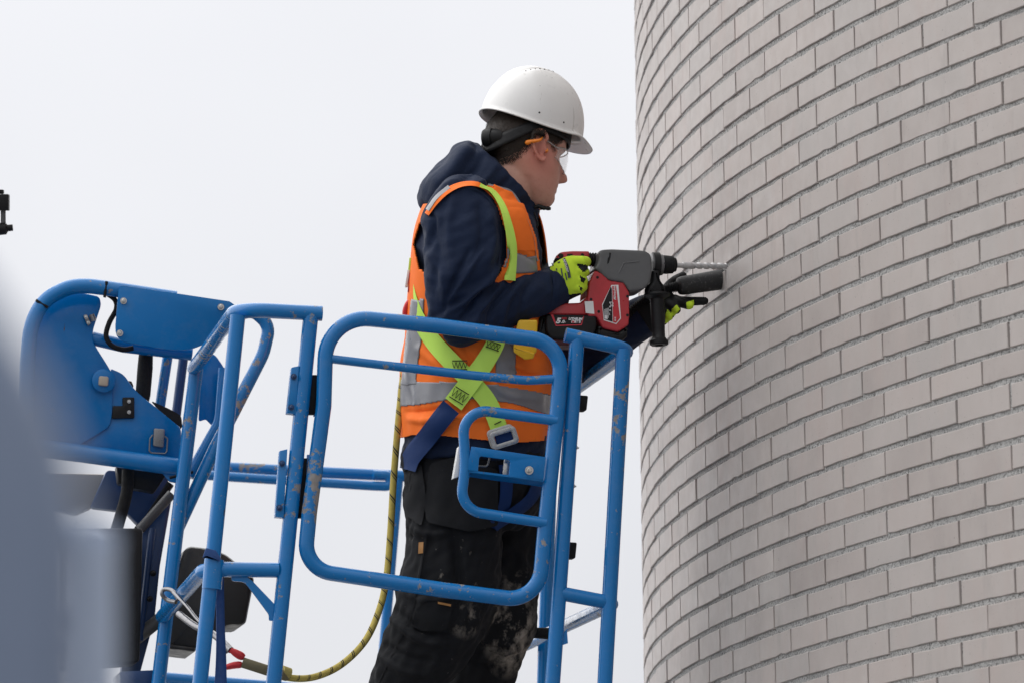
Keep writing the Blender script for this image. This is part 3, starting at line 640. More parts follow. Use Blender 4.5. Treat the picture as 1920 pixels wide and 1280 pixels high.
# head frame: turned away from the camera, nodding towards the drill
PSI, NOD = math.radians(29), math.radians(11)
hf = V(math.cos(PSI)*math.cos(NOD), math.sin(PSI)*math.cos(NOD), -math.sin(NOD)); hs = V(math.sin(PSI), -math.cos(PSI), 0); hu = np.cross(hf, -hs); hu = nrm(hu if hu[2] > 0 else -hu)
HC = W(983, 290, 13.0)
def H(a, b, c): return HC + hf*a + hs*b + hu*c
interp = lambda c, t: float(np.interp(c, [q[0] for q in t], [q[1] for q in t]))
cF = [(-.118, .056), (-.112, .074), (-.104, .083), (-.092, .0885), (-.080, .084), (-.064, .087), (-.05, .088), (-.03, .086), (0, .085), (.015, .085), (.03, .091), (.05, .091), (.07, .086), (.09, .073), (.11, .047), (.124, .012)]
cB = [(-.118, .040), (-.104, .020), (-.085, -.005), (-.06, -.042), (-.03, -.074), (0, -.090), (.03, -.096), (.06, -.090), (.09, -.071), (.11, -.044), (.124, -.012)]
cW = [(-.118, .014), (-.112, .028), (-.104, .037), (-.085, .051), (-.06, .062), (-.03, .069), (0, .072), (.03, .076), (.06, .075), (.09, .063), (.11, .043), (.124, .012)]
cNose = [(-.048, 0), (-.043, .012), (-.038, .028), (-.030, .039), (-.022, .035), (-.010, .024), (.0, .015), (.012, .006), (.02, .0)]
def head_parts():
    cs = np.linspace(-.118, .124, 70); seg = 72; vs_ = []
    for c in cs:
        f, bk, wd = interp(c, cF), interp(c, cB), interp(c, cW); mid = bk + (f-bk)*.52
        for k in range(seg):
            t = 2*math.pi*k/seg; ca, sa = math.cos(t), math.sin(t); pw = 2.35
            a = mid + ((f-mid) if ca > 0 else (mid-bk))*math.copysign(abs(ca)**(2/pw), ca); b_ = wd*math.copysign(abs(sa)**(2/pw), sa)
            if ca > 0:
                sg = .0085+.006*max(0, min(1, (-c)/.036)); a += interp(c, cNose)*math.exp(-(b_/sg)**2)
                a += (.0065*math.exp(-((c+.0575)/.005)**2)+.0075*math.exp(-((c+.0705)/.0055)**2)-.004*math.exp(-((c+.0640)/.003)**2))*math.exp(-(b_/.024)**2)
                for e_ in (-1, 1): a -= .010*math.exp(-((b_-e_*.032)/.016)**2-((c-.006)/.013)**2); a += .004*math.exp(-((b_-e_*.03)/.02)**2-((c-.026)/.007)**2)
                b_ += math.copysign(.003*math.exp(-((c+.028)/.018)**2-((a-.05)/.03)**2), b_)
            vs_.append(H(a, b_, c))
    n = len(cs); fs = [[i*seg+k, i*seg+(k+1) % seg, (i+1)*seg+(k+1) % seg, (i+1)*seg+k] for i in range(n-1) for k in range(seg)]
    fs += [list(range(seg))[::-1], [(n-1)*seg+k for k in range(seg)]]; return vs_, fs
def ear(sgn):                                                          # folded rim, concha and lobe
    o = H(.006, sgn*.072, .004); out = nrm(hs*sgn*.80 - hf*.60); ax = nrm(hf*.80*1 + hs*sgn*.60); up = nrm(hu*.98 - hf*.16)
    rim = [o + out*.017*q + ax*x*1.12 + up*y*1.12 for x, y, q in ((.010, .014, .3), (.011, .024, .7), (.004, .031, 1.1), (-.006, .030, 1.5), (-.014, .021, 1.7), (-.016, .008, 1.7), (-.014, -.006, 1.4), (-.009, -.018, 1.0), (-.002, -.027, .7), (.005, -.027, .5), (.008, -.019, .3))]
    ps = [sweep(spline(rim, 44), .0042, 10)]
    ps.append(blob(o - ax*.003 + up*.004 + out*.004, (ax, up, out), (.0135, .024, .0055), 18)); ps.append(blob(o + ax*.010 - up*.004 + out*.004, (ax, up, out), (.004, .006, .006), 12)); ps.append(blob(o - up*.024 + out*.007, (ax, up, out), (.008, .007, .004), 12)); return ps
neck = limb([(905, 430, 13.0, 60, 60), (935, 375, 13.0, 58, 60), (962, 330, 13.0, 55, 56), (985, 296, 13.0, 50, 52)])
core = [head_parts(), neck] + ear(1) + ear(-1)
core += [limb([(908, 400, 12.99, 62, 120), (900, 520, 13.0, 95, 130), (895, 700, 13.0, 100, 130), (893, 870, 13.0, 100, 130)]),
         limb([(880, 395, 12.86, 36, 36), (864, 500, 12.79, 36, 36), (852, 592, 12.78, 34, 34), (960, 563, 12.83, 28, 28), (1050, 535, 12.90, 22, 22)]),
         limb([(930, 400, 13.12, 36, 36), (985, 560, 13.17, 36, 36), (1045, 672, 13.16, 34, 34), (1140, 634, 13.11, 28, 28), (1222, 588, 13.05, 22, 22)]),
         limb([(880, 850, 12.93, 70, 70), (842, 1090, 12.88, 58, 58), (765, 1270, 12.89, 45, 45), (pN[0], pN[1]-70, pN[2], 32, 32)]),
         limb([(905, 850, 13.07, 70, 70), (930, 1100, 13.1, 58, 58), (898, 1275, 13.12, 45, 45), (pF[0], pF[1]-70, pF[2], 32, 32)])]
me = remesh(core, .0034, 3, .4); body = link('body', me, SKIN, man, 180)
# nostril shadowed by form, ear plug
pl_ = link('ear_plug', mesh('ear_plug', *lathe([(-.006, .004), (0, .0052), (.006, .0035)], H(.014, .079, -.001), hs*.7-hf*.3)), ORPL, man, 60)
# hair: short dark strands from crown to nape, clipped at the sides
HAIR = plain('dark_hair', (.030, .019, .013), .55, 0, .45, 60)
HB_ = bvh_of(body); hv, hfs = [], []; rr = np.random.default_rng(3)
def hair_ok(a, c, side):                                               # hairline in head coordinates
    if a > .058: return False
    low = interp(a, [(-.10, -.058), (-.07, -.052), (-.045, -.034), (-.028, -.006), (-.012, .030), (.022, .040), (.030, .012), (.040, .008), (.046, .030), (.058, .045)])
    return c > low
for _ in range(52000):
    d_ = rr.normal(0, 1, 3); d_ /= np.linalg.norm(d_); org = H(-.005, 0, 0.01); dv = hf*d_[0]+hs*d_[1]+hu*d_[2]
    h = HB_.ray_cast(Vector(org+dv*.3), Vector(-dv));
    if h[0] is None: continue
    p_ = np.array(h[0]); q = p_-HC; a, b_, c = q@hf, q@hs, q@hu
    if c < -.08 or c > .10 or not hair_ok(a+rr.normal(0, .003), c+rr.normal(0, .003), b_): continue
    n_ = np.array(h[1]); low = (c < -.01) + (abs(b_) > .05)*(c < .03); L = (.014 if c > .03 else .010) * (.42 if low else 1.0)*rr.uniform(.7, 1.3)
    if low and rr.random() < .12: continue
    t_ = nrm(-hu*.8 - hf*.55 + hs*rr.normal(0, .25) + n_*.25); t_ = nrm(t_-n_*(t_@n_)*.75); s_ = nrm(np.cross(n_, t_))*(.00045 if low else .0007); o_ = len(hv)
    base = p_+n_*.001; hv += [base-s_, base+s_, base+t_*L*.6+n_*.0016+s_*.6, base+t_*L*.6+n_*.0016-s_*.6, base+t_*L+n_*.001]; hfs += [[o_, o_+1, o_+2, o_+3], [o_+3, o_+2, o_+4]]
bq = (vco(body.data)-HC); ba, bb_, bc = bq@hf, bq@hs, bq@hu; bn = vno(body.data); hid, sv2, sf2 = {}, [], []
okv = np.array([(-.05 < c_ < .11) and hair_ok(a_, c_-.014, b2) and abs(b2) < .09 for a_, b2, c_ in zip(ba, bb_, bc)])
for pg in body.data.polygons:
    vv = list(pg.vertices)
    if all(okv[i_] for i_ in vv):
        for i_ in vv:
            if i_ not in hid: hid[i_] = len(sv2); sv2.append(HC+bq[i_]+bn[i_]*.0009)
        sf2.append([hid[i_] for i_ in vv])
o_ = len(hv); hv += sv2; hfs += [[i_+o_ for i_ in f_] for f_ in sf2]
tag(link('hair', mesh('hair', hv, hfs), HAIR, man), 'short dark hair clipped at the sides', kind='stuff')
# trousers and boots
tr = remesh([limb([(892, 800, 13.0, 112, 130), (892, 850, 13.0, 138, 152), (892, 905, 13.0, 134, 150), (895, 960, 13.0, 122, 138), (900, 1000, 13.0, 95, 110)]),
    limb([(868, 880, 12.93, 108, 85), (856, 960, 12.90, 96, 85), (850, 1020, 12.88, 90, 84), (842, 1090, 12.87, 92, 84), (826, 1150, 12.86, 90, 80), (795, 1215, 12.87, 80, 74), (760, 1280, 12.89, 66, 68), (735, 1370, 12.9, 64, 62), (pN[0]+6, pN[1]-50, pN[2], 58, 56), (pN[0], pN[1]-28, pN[2], 56, 56)]),
    limb([(915, 880, 13.07, 108, 88), (932, 980, 13.08, 92, 88), (936, 1050, 13.09, 84, 84), (935, 1110, 13.1, 80, 80), (928, 1170, 13.1, 76, 78), (905, 1240, 13.11, 68, 68), (885, 1330, 13.12, 60, 60), (pF[0]+5, pF[1]-50, pF[2], 56, 56), (pF[0], pF[1]-28, pF[2], 55, 55)])], .0048, 5)
P, N = vco(tr), vno(tr); setco(tr, P + N*(.0030*wob(P, 42, 1, 12, (1, 1, .7))+.0018*wob(P, 95, 2, 14))[:, None])
creases(tr, [([(765, 985), (800, 1000), (860, 995)], 5, 9), ([(760, 1003), (810, 1018)], -4, 8), ([(755, 1110), (800, 1125), (850, 1120)], 4, 9), ([(742, 1145), (790, 1180), (850, 1190)], -6, 9), ([(735, 1160), (790, 1200), (845, 1205)], 6, 9), ([(715, 1205), (770, 1232), (820, 1238)], -5, 9), ([(705, 1225), (760, 1258), (815, 1262)], 5, 9),
    ([(850, 1000), (862, 1080), (868, 1160)], -7, 12), ([(900, 1180), (945, 1195), (985, 1190)], -5, 8), ([(895, 1205), (940, 1220), (980, 1215)], 5, 8), ([(885, 1240), (930, 1250), (965, 1248)], -4, 8), ([(760, 940), (775, 975), (800, 985)], 5, 10), ([(955, 1010), (985, 1060), (990, 1120)], 4, 10), ([(800, 1005), (792, 1060), (782, 1110)], 3, 5), ([(758, 870), (775, 900), (770, 950)], 6, 10)])
trousers = link('trousers', tr, TROUS, man, 180); TB = bvh_of(trousers)
for nm, pq in (('boot', pN), ('boot', pF)):
    x, y, d = pq; k = 1/S(d); fwd_ = nrm(UAX - VAX*.1)
    base = down(W(x, y, d)); pr = [(-.10, .035, .02, .045), (-.085, .045, .05, .05), (-.02, .05, .07, .055), (.06, .05, .05, .045), (.13, .047, .04, .038), (.165, .03, .03, .03)]
    parts = [sweep(np.array([base+fwd_*a+NAX*(.012+h) for a, w_, h, r in pr]), [r*.9 for *_, r in pr], 16), sweep(np.array([base+NAX*.05, base+NAX*.16]), .055, 16), (lambda q: ([v.co[:] for v in q.vertices], [list(p.vertices) for p in q.polygons]))(boxat(base+fwd_*.03+NAX*.014, (fwd_, VAX, NAX), (.135, .045, .014)))]
    bo = remesh(parts, .005, 3); link(nm, bo, RUBBER, man, 180)
patch('holster_pocket', [(806, 868), (850, 856), (934, 880), (934, 985), (880, 996), (800, 978), (796, 950)], TB, TROUS, trousers, .016, .014, 8, 8)
patch('cargo_flap', [(800, 1128), (850, 1128), (846, 1150), (836, 1182), (790, 1182), (772, 1172), (780, 1140)], TB, TROUS, trousers, .008, .007, 7, 4)
patch('knee_pocket', [(900, 1140), (985, 1130), (990, 1185), (960, 1215), (905, 1205)], TB, TROUS, trousers, .006, .005, 7, 6)
patch('rear_pocket', [(757, 880), (790, 868), (800, 940), (790, 985), (760, 965)], TB, TROUS, trousers, .012, .010, 7, 6)
patch('label_tab', [(785, 1016), (794, 1015), (793, 1036), (784, 1037)], TB, TAN, trousers, .006, .004, 4); patch('label_tab', [(821, 1127), (846, 1132), (845, 1136), (821, 1131)], TB, TAN, trousers, .012, .004, 4)
ribbon('side_seam', [(800, 1000), (790, 1060), (780, 1110), (768, 1160), (735, 1225), (705, 1290)], 2.2, TB, TROUS, trousers, .0022, .001, 3)

# jacket: torso, sleeves, hood and collar as one garment
jk = remesh([limb([(912, 352, 12.99, 62, 100), (900, 385, 12.99, 94, 150), (897, 430, 12.99, 112, 172), (897, 520, 12.99, 121, 172), (897, 620, 13.0, 126, 160), (894, 720, 13.0, 130, 156), (892, 800, 13.0, 136, 160), (892, 842, 13.0, 138, 162), (892, 856, 13.0, 132, 156)]),
    limb([(880, 352, 12.88, 30, 40), (872, 375, 12.855, 60, 62), (868, 410, 12.83, 73, 70), (870, 450, 12.805, 76, 68), (866, 510, 12.785, 70, 62), (860, 560, 12.78, 62, 56), (853, 600, 12.78, 52, 50), (850, 625, 12.78, 36, 40)]),
    limb([(828, 596, 12.78, 40, 40), (852, 592, 12.78, 56, 52), (900, 581, 12.80, 56, 52), (960, 563, 12.83, 50, 46), (1010, 547, 12.87, 42, 40), (1050, 535, 12.90, 38, 34)]),
    limb([(925, 372, 13.10, 50, 50), (930, 410, 13.13, 66, 66), (960, 500, 13.16, 62, 60), (1005, 600, 13.17, 58, 56), (1040, 665, 13.16, 54, 52)]),
    limb([(1010, 680, 13.16, 42, 42), (1045, 672, 13.16, 54, 50), (1100, 655, 13.13, 50, 46), (1165, 618, 13.09, 44, 42), (1224, 586, 13.05, 37, 35)]),
    limb([(898, 372, 12.99, 92, 108), (922, 348, 12.99, 88, 92), (944, 327, 12.99, 80, 76), (949, 322, 12.99, 77, 72)], pw=2.2),
    limb([(808, 402, 12.99, 14, 30), (815, 378, 12.99, 34, 82), (836, 350, 12.99, 40, 98), (862, 317, 12.99, 32, 88), (875, 284, 12.99, 26, 70), (882, 266, 12.99, 8, 40)]),
    limb([(968, 418, 13.0, 40, 54), (982, 392, 13.0, 30, 48), (990, 372, 13.0, 22, 38)]),
    ], .0046, 5)
P, N = vco(jk), vno(jk); q = proj(P); setco(jk, P + N*(.0022*wob(P, 38, 5, 12)+.0014*wob(P, 90, 6, 14))[:, None])
creases(jk, [([(935, 500), (900, 545), (850, 580)], 8, 8), ([(930, 525), (890, 565), (862, 605)], -9, 7), ([(880, 470), (850, 530), (828, 590)], -5, 6), ([(905, 470), (872, 520), (845, 560)], 5, 6), ([(945, 528), (905, 575), (885, 615)], 6, 8), ([(960, 530), (925, 575), (912, 612)], -6, 8), ([(985, 522), (950, 565), (940, 612)], 5, 8), ([(1010, 512), (985, 550), (975, 600)], -4, 8), ([(800, 470), (830, 520), (840, 590)], 5, 12), ([(815, 430), (822, 490), (812, 560)], -4, 10), ([(850, 360), (842, 430), (848, 500)], 4, 13), ([(900, 380), (905, 440), (890, 500)], -4, 12), ([(920, 400), (925, 450), (915, 505)], 4, 10), ([(806, 600), (850, 570), (925, 545)], -4, 9), ([(820, 625), (870, 605), (920, 600)], 4, 9), ([(1035, 505), (1040, 535), (1040, 570)], -4, 5),
    ([(797, 400), (812, 412), (805, 470)], -6, 8), ([(880, 270), (852, 312), (812, 362)], 3, 12), ([(905, 295), (880, 330), (835, 352)], -5, 9), ([(930, 315), (900, 345), (850, 355)], 4, 9), ([(955, 335), (935, 355), (915, 362)], -4, 7), ([(870, 344), (940, 362), (980, 400)], -3, 5)])
jacket = link('jacket', jk, NAVY, man, 180)
JB = bvh_of(jacket)
ribbon('cuff_hem', [(1034, 500), (1040, 536), (1036, 574)], 5, JB, NAVY, jacket, .003, .002, 4)
ribbon('shoulder_seam', [(872, 352), (900, 360), (928, 390), (940, 440), (935, 500)], 2.5, JB, NAVY, jacket, .0025, .0015, 3)
link('hood_toggle', mesh('hood_toggle', *sweep(spline([W(1002, 390, 12.96), W(1010, 387, 12.96), W(1018, 390, 12.96), W(1026, 391, 12.96), W(1033, 392, 12.96)], 14), [.004, .005, .004, .0055, .0045, .0055, .005, .0055, .004, .005, .0045, .003, .002, .0015], 10)), BLACKP, jacket, 60)
tube('zip_pull', spline([W(1001, 398, 12.93), W(1005, 410, 12.93), W(1008, 419, 12.93), W(1006, 428, 12.93)], 12), .0022, BLACKP, jacket)
# hi-vis vest: shell round the torso, arm holes cut away
vr = np.array([(915, 345, 12.985, 66, 104), (903, 372, 12.985, 96, 146), (899, 430, 12.985, 119, 178), (898, 520, 12.99, 129, 179), (897, 620, 13.0, 134, 168), (894, 700, 13.0, 138, 165), (892, 760, 13.0, 140, 167), (891, 800, 13.0, 142, 169), (891, 826, 13.0, 143, 170)], float)
vs_, fs_ = limb(vr, seg=300, pw=2.25, sub=26); fs_ = fs_[:-2]
vs_ = np.array(vs_); cen = vs_[[f[0] for f in fs_]]; q = proj(vs_); axd = np.interp(q[:, 1], [345, 520, 826], [12.985, 12.99, 13.0]); nearv = q[:, 2] < axd
hem = lambda x: np.interp(x, [745, 770, 830, 900, 960, 1035], [819, 812, 814, 821, 828, 822])
arm = [(806, 398), (835, 364), (872, 350), (905, 356), (932, 384), (948, 430), (952, 480), (940, 512), (915, 540), (870, 545), (812, 524), (786, 505), (776, 460), (786, 420)]
ina = inpoly(q[:, :2], arm); opn = inpoly(q[:, :2], [(958, 330), (985, 398), (1003, 450), (1013, 520), (1040, 520), (1040, 330)])
keep = []
for f in fs_:
    f = list(f)
    if all(ina[i] for i in f): continue
    if all(nearv[i] and opn[i] for i in f): continue
    if q[f, 1].mean() > hem(q[f, 0].mean())+2: continue
    if q[f, 1].mean() < 384 and q[f, 0].mean() < 925 and nearv[f[0]]: continue
    keep.append(f)
vm = mesh('vest', vs_, keep); P = vco(vm); N = vno(vm); C0 = P.mean(0)
if ((N*(P-C0)).sum(1)).mean() < 0: vm.flip_normals(); N = -N
yy = proj(P)[:, 1]; amp = np.clip((yy-500)/250, .15, 1)
setco(vm, P + N*((.0035*wob(P, 26, 11, 10, (1, 1, .6))+.0018*wob(P, 60, 12, 12))*amp)[:, None])
creases(vm, [([(765, 772), (800, 770), (835, 764)], -3.5, 7), ([(770, 786), (805, 788), (850, 780)], 4, 8), ([(845, 790), (880, 780), (930, 785)], 4, 8), ([(960, 690), (990, 700), (1020, 705)], -5, 7), ([(955, 640), (975, 660), (1010, 670)], -6, 8), ([(870, 650), (890, 690), (885, 720)], -4, 9), ([(925, 720), (950, 740), (1010, 748)], 3, 7), ([(958, 765), (990, 775), (1025, 790)], 5, 7), ([(790, 655), (830, 690), (850, 715)], 4, 10), ([(965, 470), (985, 480), (1000, 492)], -4, 6)])
vest = link('vest', vm, ORANGE, man, 180); vest.data.materials[0] = ORANGE
md = vest.modifiers.new('s', 'SOLIDIFY'); md.thickness = .003; md.offset = 1
VB = bvh_of(vest, jacket); VO = bvh_of(vest)
ribbon('shoulder_strap', [(800, 402), (818, 377), (842, 356), (870, 345), (900, 347), (925, 364), (944, 392), (954, 430)], [9, 11, 11, 9, 9, 12, 14, 16], VB, ORANGE, vest, .010, .006, 6, 6)
ribbon('strap_piping', [(801, 394), (818, 370), (842, 350)], 7, VB, REFL, vest, .011, .004, 4)
RS = 'reflective_stripe'
def shell_patch(name, poly, mat, off=.0048, near=True):                 # a strip of tape sewn on the vest, cut from its surface
    P, N = vco(vm), vno(vm); q = proj(P); ins = inpoly(q[:, :2], poly)
    if near: ins &= (N@FWD) < .35
    idx, fs, vs2 = {}, [], []
    for pg in vm.polygons:
        vv = list(pg.vertices)
        if sum(ins[i] for i in vv) >= 3:
            for i in vv:
                if i not in idx: idx[i] = len(vs2); vs2.append(P[i]+N[i]*off)
            fs.append([idx[i] for i in vv])
    if not fs: return
    me = mesh(name, vs2, fs); o = link(name, me, mat, vest, 180); m2 = o.modifiers.new('s', 'SOLIDIFY'); m2.thickness = .0015; m2.offset = -1; return o
shell_patch(RS, [(730, 716), (800, 715), (855, 714), (915, 718), (1000, 732), (1060, 746), (1060, 788), (1000, 770), (960, 757), (905, 748), (830, 752), (780, 760), (730, 764)], REFL, near=False)
shell_patch(RS, [(775, 560), (798, 560), (796, 620), (790, 660), (784, 700), (784, 722), (755, 722), (758, 690), (764, 640)], REFL, .0052)
shell_patch(RS, [(925, 600), (962, 600), (967, 716), (928, 716)], REFL, .0052)
shell_patch(RS, [(930, 472), (948, 463), (956, 468), (948, 500), (925, 512)], REFL, .0052); shell_patch(RS, [(962, 473), (1003, 480), (1006, 515), (966, 514), (960, 508)], REFL, .0052)
patch(RS, [(1015, 482), (1026, 486), (1030, 504), (1017, 506)], VB, REFL, vest, .010, .003, 5)
patch('front_panel', [(905, 347), (932, 350), (960, 360), (984, 398), (999, 440), (1004, 470), (966, 470), (957, 425), (946, 388), (928, 366)], VB, ORANGE, vest, .010, .005, 6)
ribbon('front_piping', [(915, 346), (940, 352), (962, 362), (985, 400), (1001, 442), (1008, 490)], 3, VB, REFL, vest, .013, .002, 3, 5)
# ---------------------------------------------------------------- hard hat
b = NB('helmet_plastic'); p = b.pos(); c = b.mix(b.noise(p, 14, 5), (.72, .71, .69), (.82, .81, .80)); c = b.mix(b.ramp(b.noise(p, 60, 5, .7), [(.64, 0.), (.74, .4)]), c, (.45, .43, .40)); c = b.mix(b.ramp(b.noise(p, 45, 4, .6, (1, 1, .15)), [(.66, 0.), (.70, .45)]), c, (.40, .37, .34))
b.set(Base_Color=c, Roughness=b.ramp(b.noise(p, 30, 4), [(.3, .25), (.7, .42)]), Coat_Weight=.2); HELM = b.m
hat = empty('hard_hat', H(0, 0, .06), 'white scuffed hard hat with short peak and row of vent holes', 'hard hat')
HR = math.radians(8.5)
def Hh(a, b_, c): return H(a*.985+.006, b_*math.cos(HR)+(c-.12)*math.sin(HR), .12+(c-.12)*math.cos(HR)-b_*math.sin(HR))     # the hat sits a little askew
NP, NT = 128, 46
def rimc(ph): cph = math.cos(ph); return .0700 - .006*math.sin(ph)**2 - .010*max(0, cph)**3 + .010*max(0, -cph)**2 + .007*math.exp(-((abs(ph)-.95)/.22)**2)
def helm_pt(ph, t, out=0.0):                                             # t 0 crown .. 1 rim
    A, B = (.128 if math.cos(ph) > 0 else .118), .107; cr = rimc(ph); h = .205-cr
    th = t*math.pi/2*.985; rad = math.sin(th)**.90; z = cr + h*(math.cos(th)**.92)
    r = rad; ex = 2.15; cx_, sx = math.cos(ph), math.sin(ph); k = (abs(cx_)**ex+abs(sx)**ex)**(-1/ex)
    a, b_ = A*r*cx_*k, B*r*sx*k
    ridge = .0035*math.exp(-(b_/.022)**4)*math.exp(-((a+.005)/.10)**6)*(1 if t < .8 else max(0, (1-t)/.2)); groove = -.0012*math.exp(-((abs(b_)-.030)/.004)**2)*(t < .75)
    z += ridge+groove
    return a*(1+out), b_*(1+out), z
hv = []; 
for i in range(NT+1):
    t = i/NT
    for k in range(NP):
        ph = 2*math.pi*k/NP-math.pi; hv.append(Hh(*helm_pt(ph, t)))
def lip(ph, s):                                                          # flared gutter all round, peak at the front
    a, b_, z = helm_pt(ph, 1); f = max(0, math.cos(ph)); pk = .027*f**2.0*(1 if f > 0 else 0); e_ = .0065+pk; n = nrm(V(a/.128**2, b_/.109**2, 0)); n = nrm(n*.65+V(1, 0, 0)*.35*f+V(0, 0, 0))
    return Hh(a+n[0]*e_*s, b_+n[1]*e_*s, z-(.005+.009*f**2)*s**1.3)
ns = 8
for i in range(1, ns+1):
    for k in range(NP): hv.append(lip(2*math.pi*k/NP-math.pi, i/ns))
fs = [[i*NP+k, i*NP+(k+1) % NP, (i+1)*NP+(k+1) % NP, (i+1)*NP+k] for i in range(NT+ns) for k in range(NP)]
me = mesh('shell', hv, fs); bm = bmesh.new(); bm.from_mesh(me); bmesh.ops.remove_doubles(bm, verts=bm.verts[:], dist=1e-5); bmesh.ops.recalc_face_normals(bm, faces=bm.faces[:]); bm.to_mesh(me); bm.free()
sh = link('shell', me, HELM, hat, 180); md = sh.modifiers.new('s', 'SOLIDIFY'); md.thickness = .0032; md.offset = -1
HBV = bvh_of(sh)
def dot_on(name, x, y, r, mat=BLACKP):
    d = castd(HBV, x, y)
    if d is None: return
    pz = W(x, y, d); h = HBV.find_nearest(Vector(pz)); n = np.array(h[1]); n = n if n@FWD < 0 else -n
    link(name, mesh(name, *lathe([(-.001, r), (.0006, r)], pz, n, 12)), mat, hat)
Zh = lambda x, y: (740+x/4, 100+y/4)
for x, y in ((983, 127), (1020, 118), (1055, 113), (1090, 112), (1124, 116), (1157, 122), (1188, 132), (1219, 146), (1249, 163), (1277, 184), (1304, 209), (1329, 237)): dot_on('vent', *Zh(x, y+6), .0019)
for x, y, r in ((1085, 446, .0022), (1268, 520, .0020), (1180, 185, .0005), (1090, 245, .0006), (680, 375, .0008)): dot_on('rivet_hole', *Zh(x, y), r)
# suspension: head band and nape cradle with adjusting knob
HB2 = bvh_of(body); bv = []; nb = 90
for k in range(nb+1):
    ph = -math.pi+2*math.pi*k/nb; cph = math.cos(ph); zc = .052 - .062*max(0, -cph-.15)**1.1/.85**1.1*1.0; hh = .013+.004*max(0, -cph); A = .104 if cph > 0 else .108; R_ = (A*cph, .088*math.sin(ph))
    for j in range(5): bv.append(H(R_[0]*(1-.05*max(0, -cph)*(zc < .03)), R_[1], zc+hh*(j/4*2-1)))
me = mesh('head_band', bv, [[i*5+j, (i+1)*5+j, (i+1)*5+j+1, i*5+j+1] for i in range(nb) for j in range(4)]); o = link('head_band', me, BLACKP, hat, 180); md = o.modifiers.new('s', 'SOLIDIFY'); md.thickness = .003; md.offset = 1
kc = W(929, 258, 12.945); ka = nrm(RIGHT*.93 - FWD*.30 + UP*.02)
link('adjuster_knob', mesh('adjuster_knob', *lathe([(-.031, .010), (-.029, .0175), (-.024, .0205), (-.008, .0212), (-.0065, .0185), (-.004, .0185), (-.003, .0200), (.018, .0185), (.024, .014), (.028, .004)], kc, ka, 30)), BLACKP, hat, 35)
# ---------------------------------------------------------------- safety glasses
b = NB('clear_lens'); b.set(Base_Color=(.85, .87, .88), Roughness=.06, Specular_IOR_Level=.8, Alpha=.13); LENS = b.m
CLEAR = plain('clear_temple', (.55, .52, .50), .2, 0, .1, 40); CLEAR.node_tree.nodes['Principled BSDF'].inputs['Transmission Weight'].default_value = .6
gl = empty('safety_glasses', H(.09, 0, .0), 'clear wraparound safety glasses with orange temple tips on his face', 'glasses')
lv = []; NA, NC = 36, 12
for i in range(NA+1):
    ph = math.radians(-78+156*i/NA)
    for j in range(NC+1):
        v_ = j/NC*2-1; top, bot = .024, -.020-.006*math.cos((abs(ph)-.55)*2)+.012*math.exp(-(ph/.16)**2); c_ = bot+(top-bot)*(v_+1)/2
        taper = 1-.45*max(0, (abs(ph)-.85)/.5); c_ = .006+(c_-.006)*taper; lv.append(H(.030+.074*math.cos(ph)-.004*(v_)**2, .074*math.sin(ph), c_))
me = mesh('lens', lv, [[i*(NC+1)+j, (i+1)*(NC+1)+j, (i+1)*(NC+1)+j+1, i*(NC+1)+j+1] for i in range(NA) for j in range(NC)])
o = link('lens', me, LENS, gl, 180); md = o.modifiers.new('s', 'SOLIDIFY'); md.thickness = .0018
ed = [lv[i*(NC+1)] for i in range(NA+1)]; tube('lens_rim', ed, .0009, CLEAR, gl); tube('brow_bar', [lv[i*(NC+1)+NC] for i in range(NA+1)], .0016, CLEAR, gl)
for sg in (1, -1):
    tube('temple', spline([H(.046, sg*.074, .012), H(.03, sg*.0785, .016), H(.012, sg*.0800, .021), H(-.004, sg*.0805, .026)], 16), .0018, CLEAR, gl)
    if sg > 0: e0, e1, e2 = W(1012, 263, 12.915), W(995, 266, 12.918), W(985, 269, 12.922)
    else: e0, e1, e2 = H(-.004, -.08, .026), H(-.025, -.08, .02), H(-.04, -.078, .015)
    link('temple_tip', mesh('temple_tip', *sweep(spline([H(-.002, sg*.0805, .026), e0, e1, e2], 16), np.interp(np.linspace(0, 1, len(spline([e0]*4, 16))), [0, .3, .7, .92, 1], [.0018, .0030, .0050, .0058, .003]), 12)), ORPL, gl, 60)
# ---------------------------------------------------------------- harness
har = empty('safety_harness', W(900, 720, 12.80), 'lime green webbing harness crossing over the orange vest', 'harness')
AB = bvh_of(vest, jacket, trousers)
o1 = .0125
ribbon('chest_strap', [(900, 347), (922, 357), (942, 386), (954, 425), (960, 462), (959, 492), (956, 526)], [7, 9, 12, 15, 18, 20, 21], bvh_of(vest, *[c for c in vest.children if c.name.startswith(('front_panel', 'shoulder_strap'))]), LIME, har, o1+.002, .003, 7, 6)
s1 = ribbon('side_strap', [(936, 600), (930, 640), (908, 680), (884, 712), (850, 757)], [34, 34, 36, 37, 38], VO, LIME, har, o1+.004, .003, 7, 6)
s2 = ribbon('back_strap', [(768, 520), (774, 560), (786, 600), (812, 640), (850, 682), (890, 722), (918, 758), (938, 808)], [8, 15, 26, 32, 34, 34, 33, 32], VO, LIME, har, o1, .003, 7, 6)
ribbon('thigh_strap', [(846, 762), (830, 781), (800, 820), (772, 855), (764, 880)], [38, 38, 37, 36, 30], AB, BLUEWEB, har, o1+.008, .003, 7, 5)
ribbon('leg_strap', [(948, 870), (950, 905), (945, 950), (925, 990)], [26, 24, 22, 20], TB, BLUEWEB, har, .010, .003, 5, 5); ribbon('leg_strap', [(1010, 905), (995, 935), (965, 960), (925, 985)], 22, TB, BLUEWEB, har, .014, .003, 5, 5)
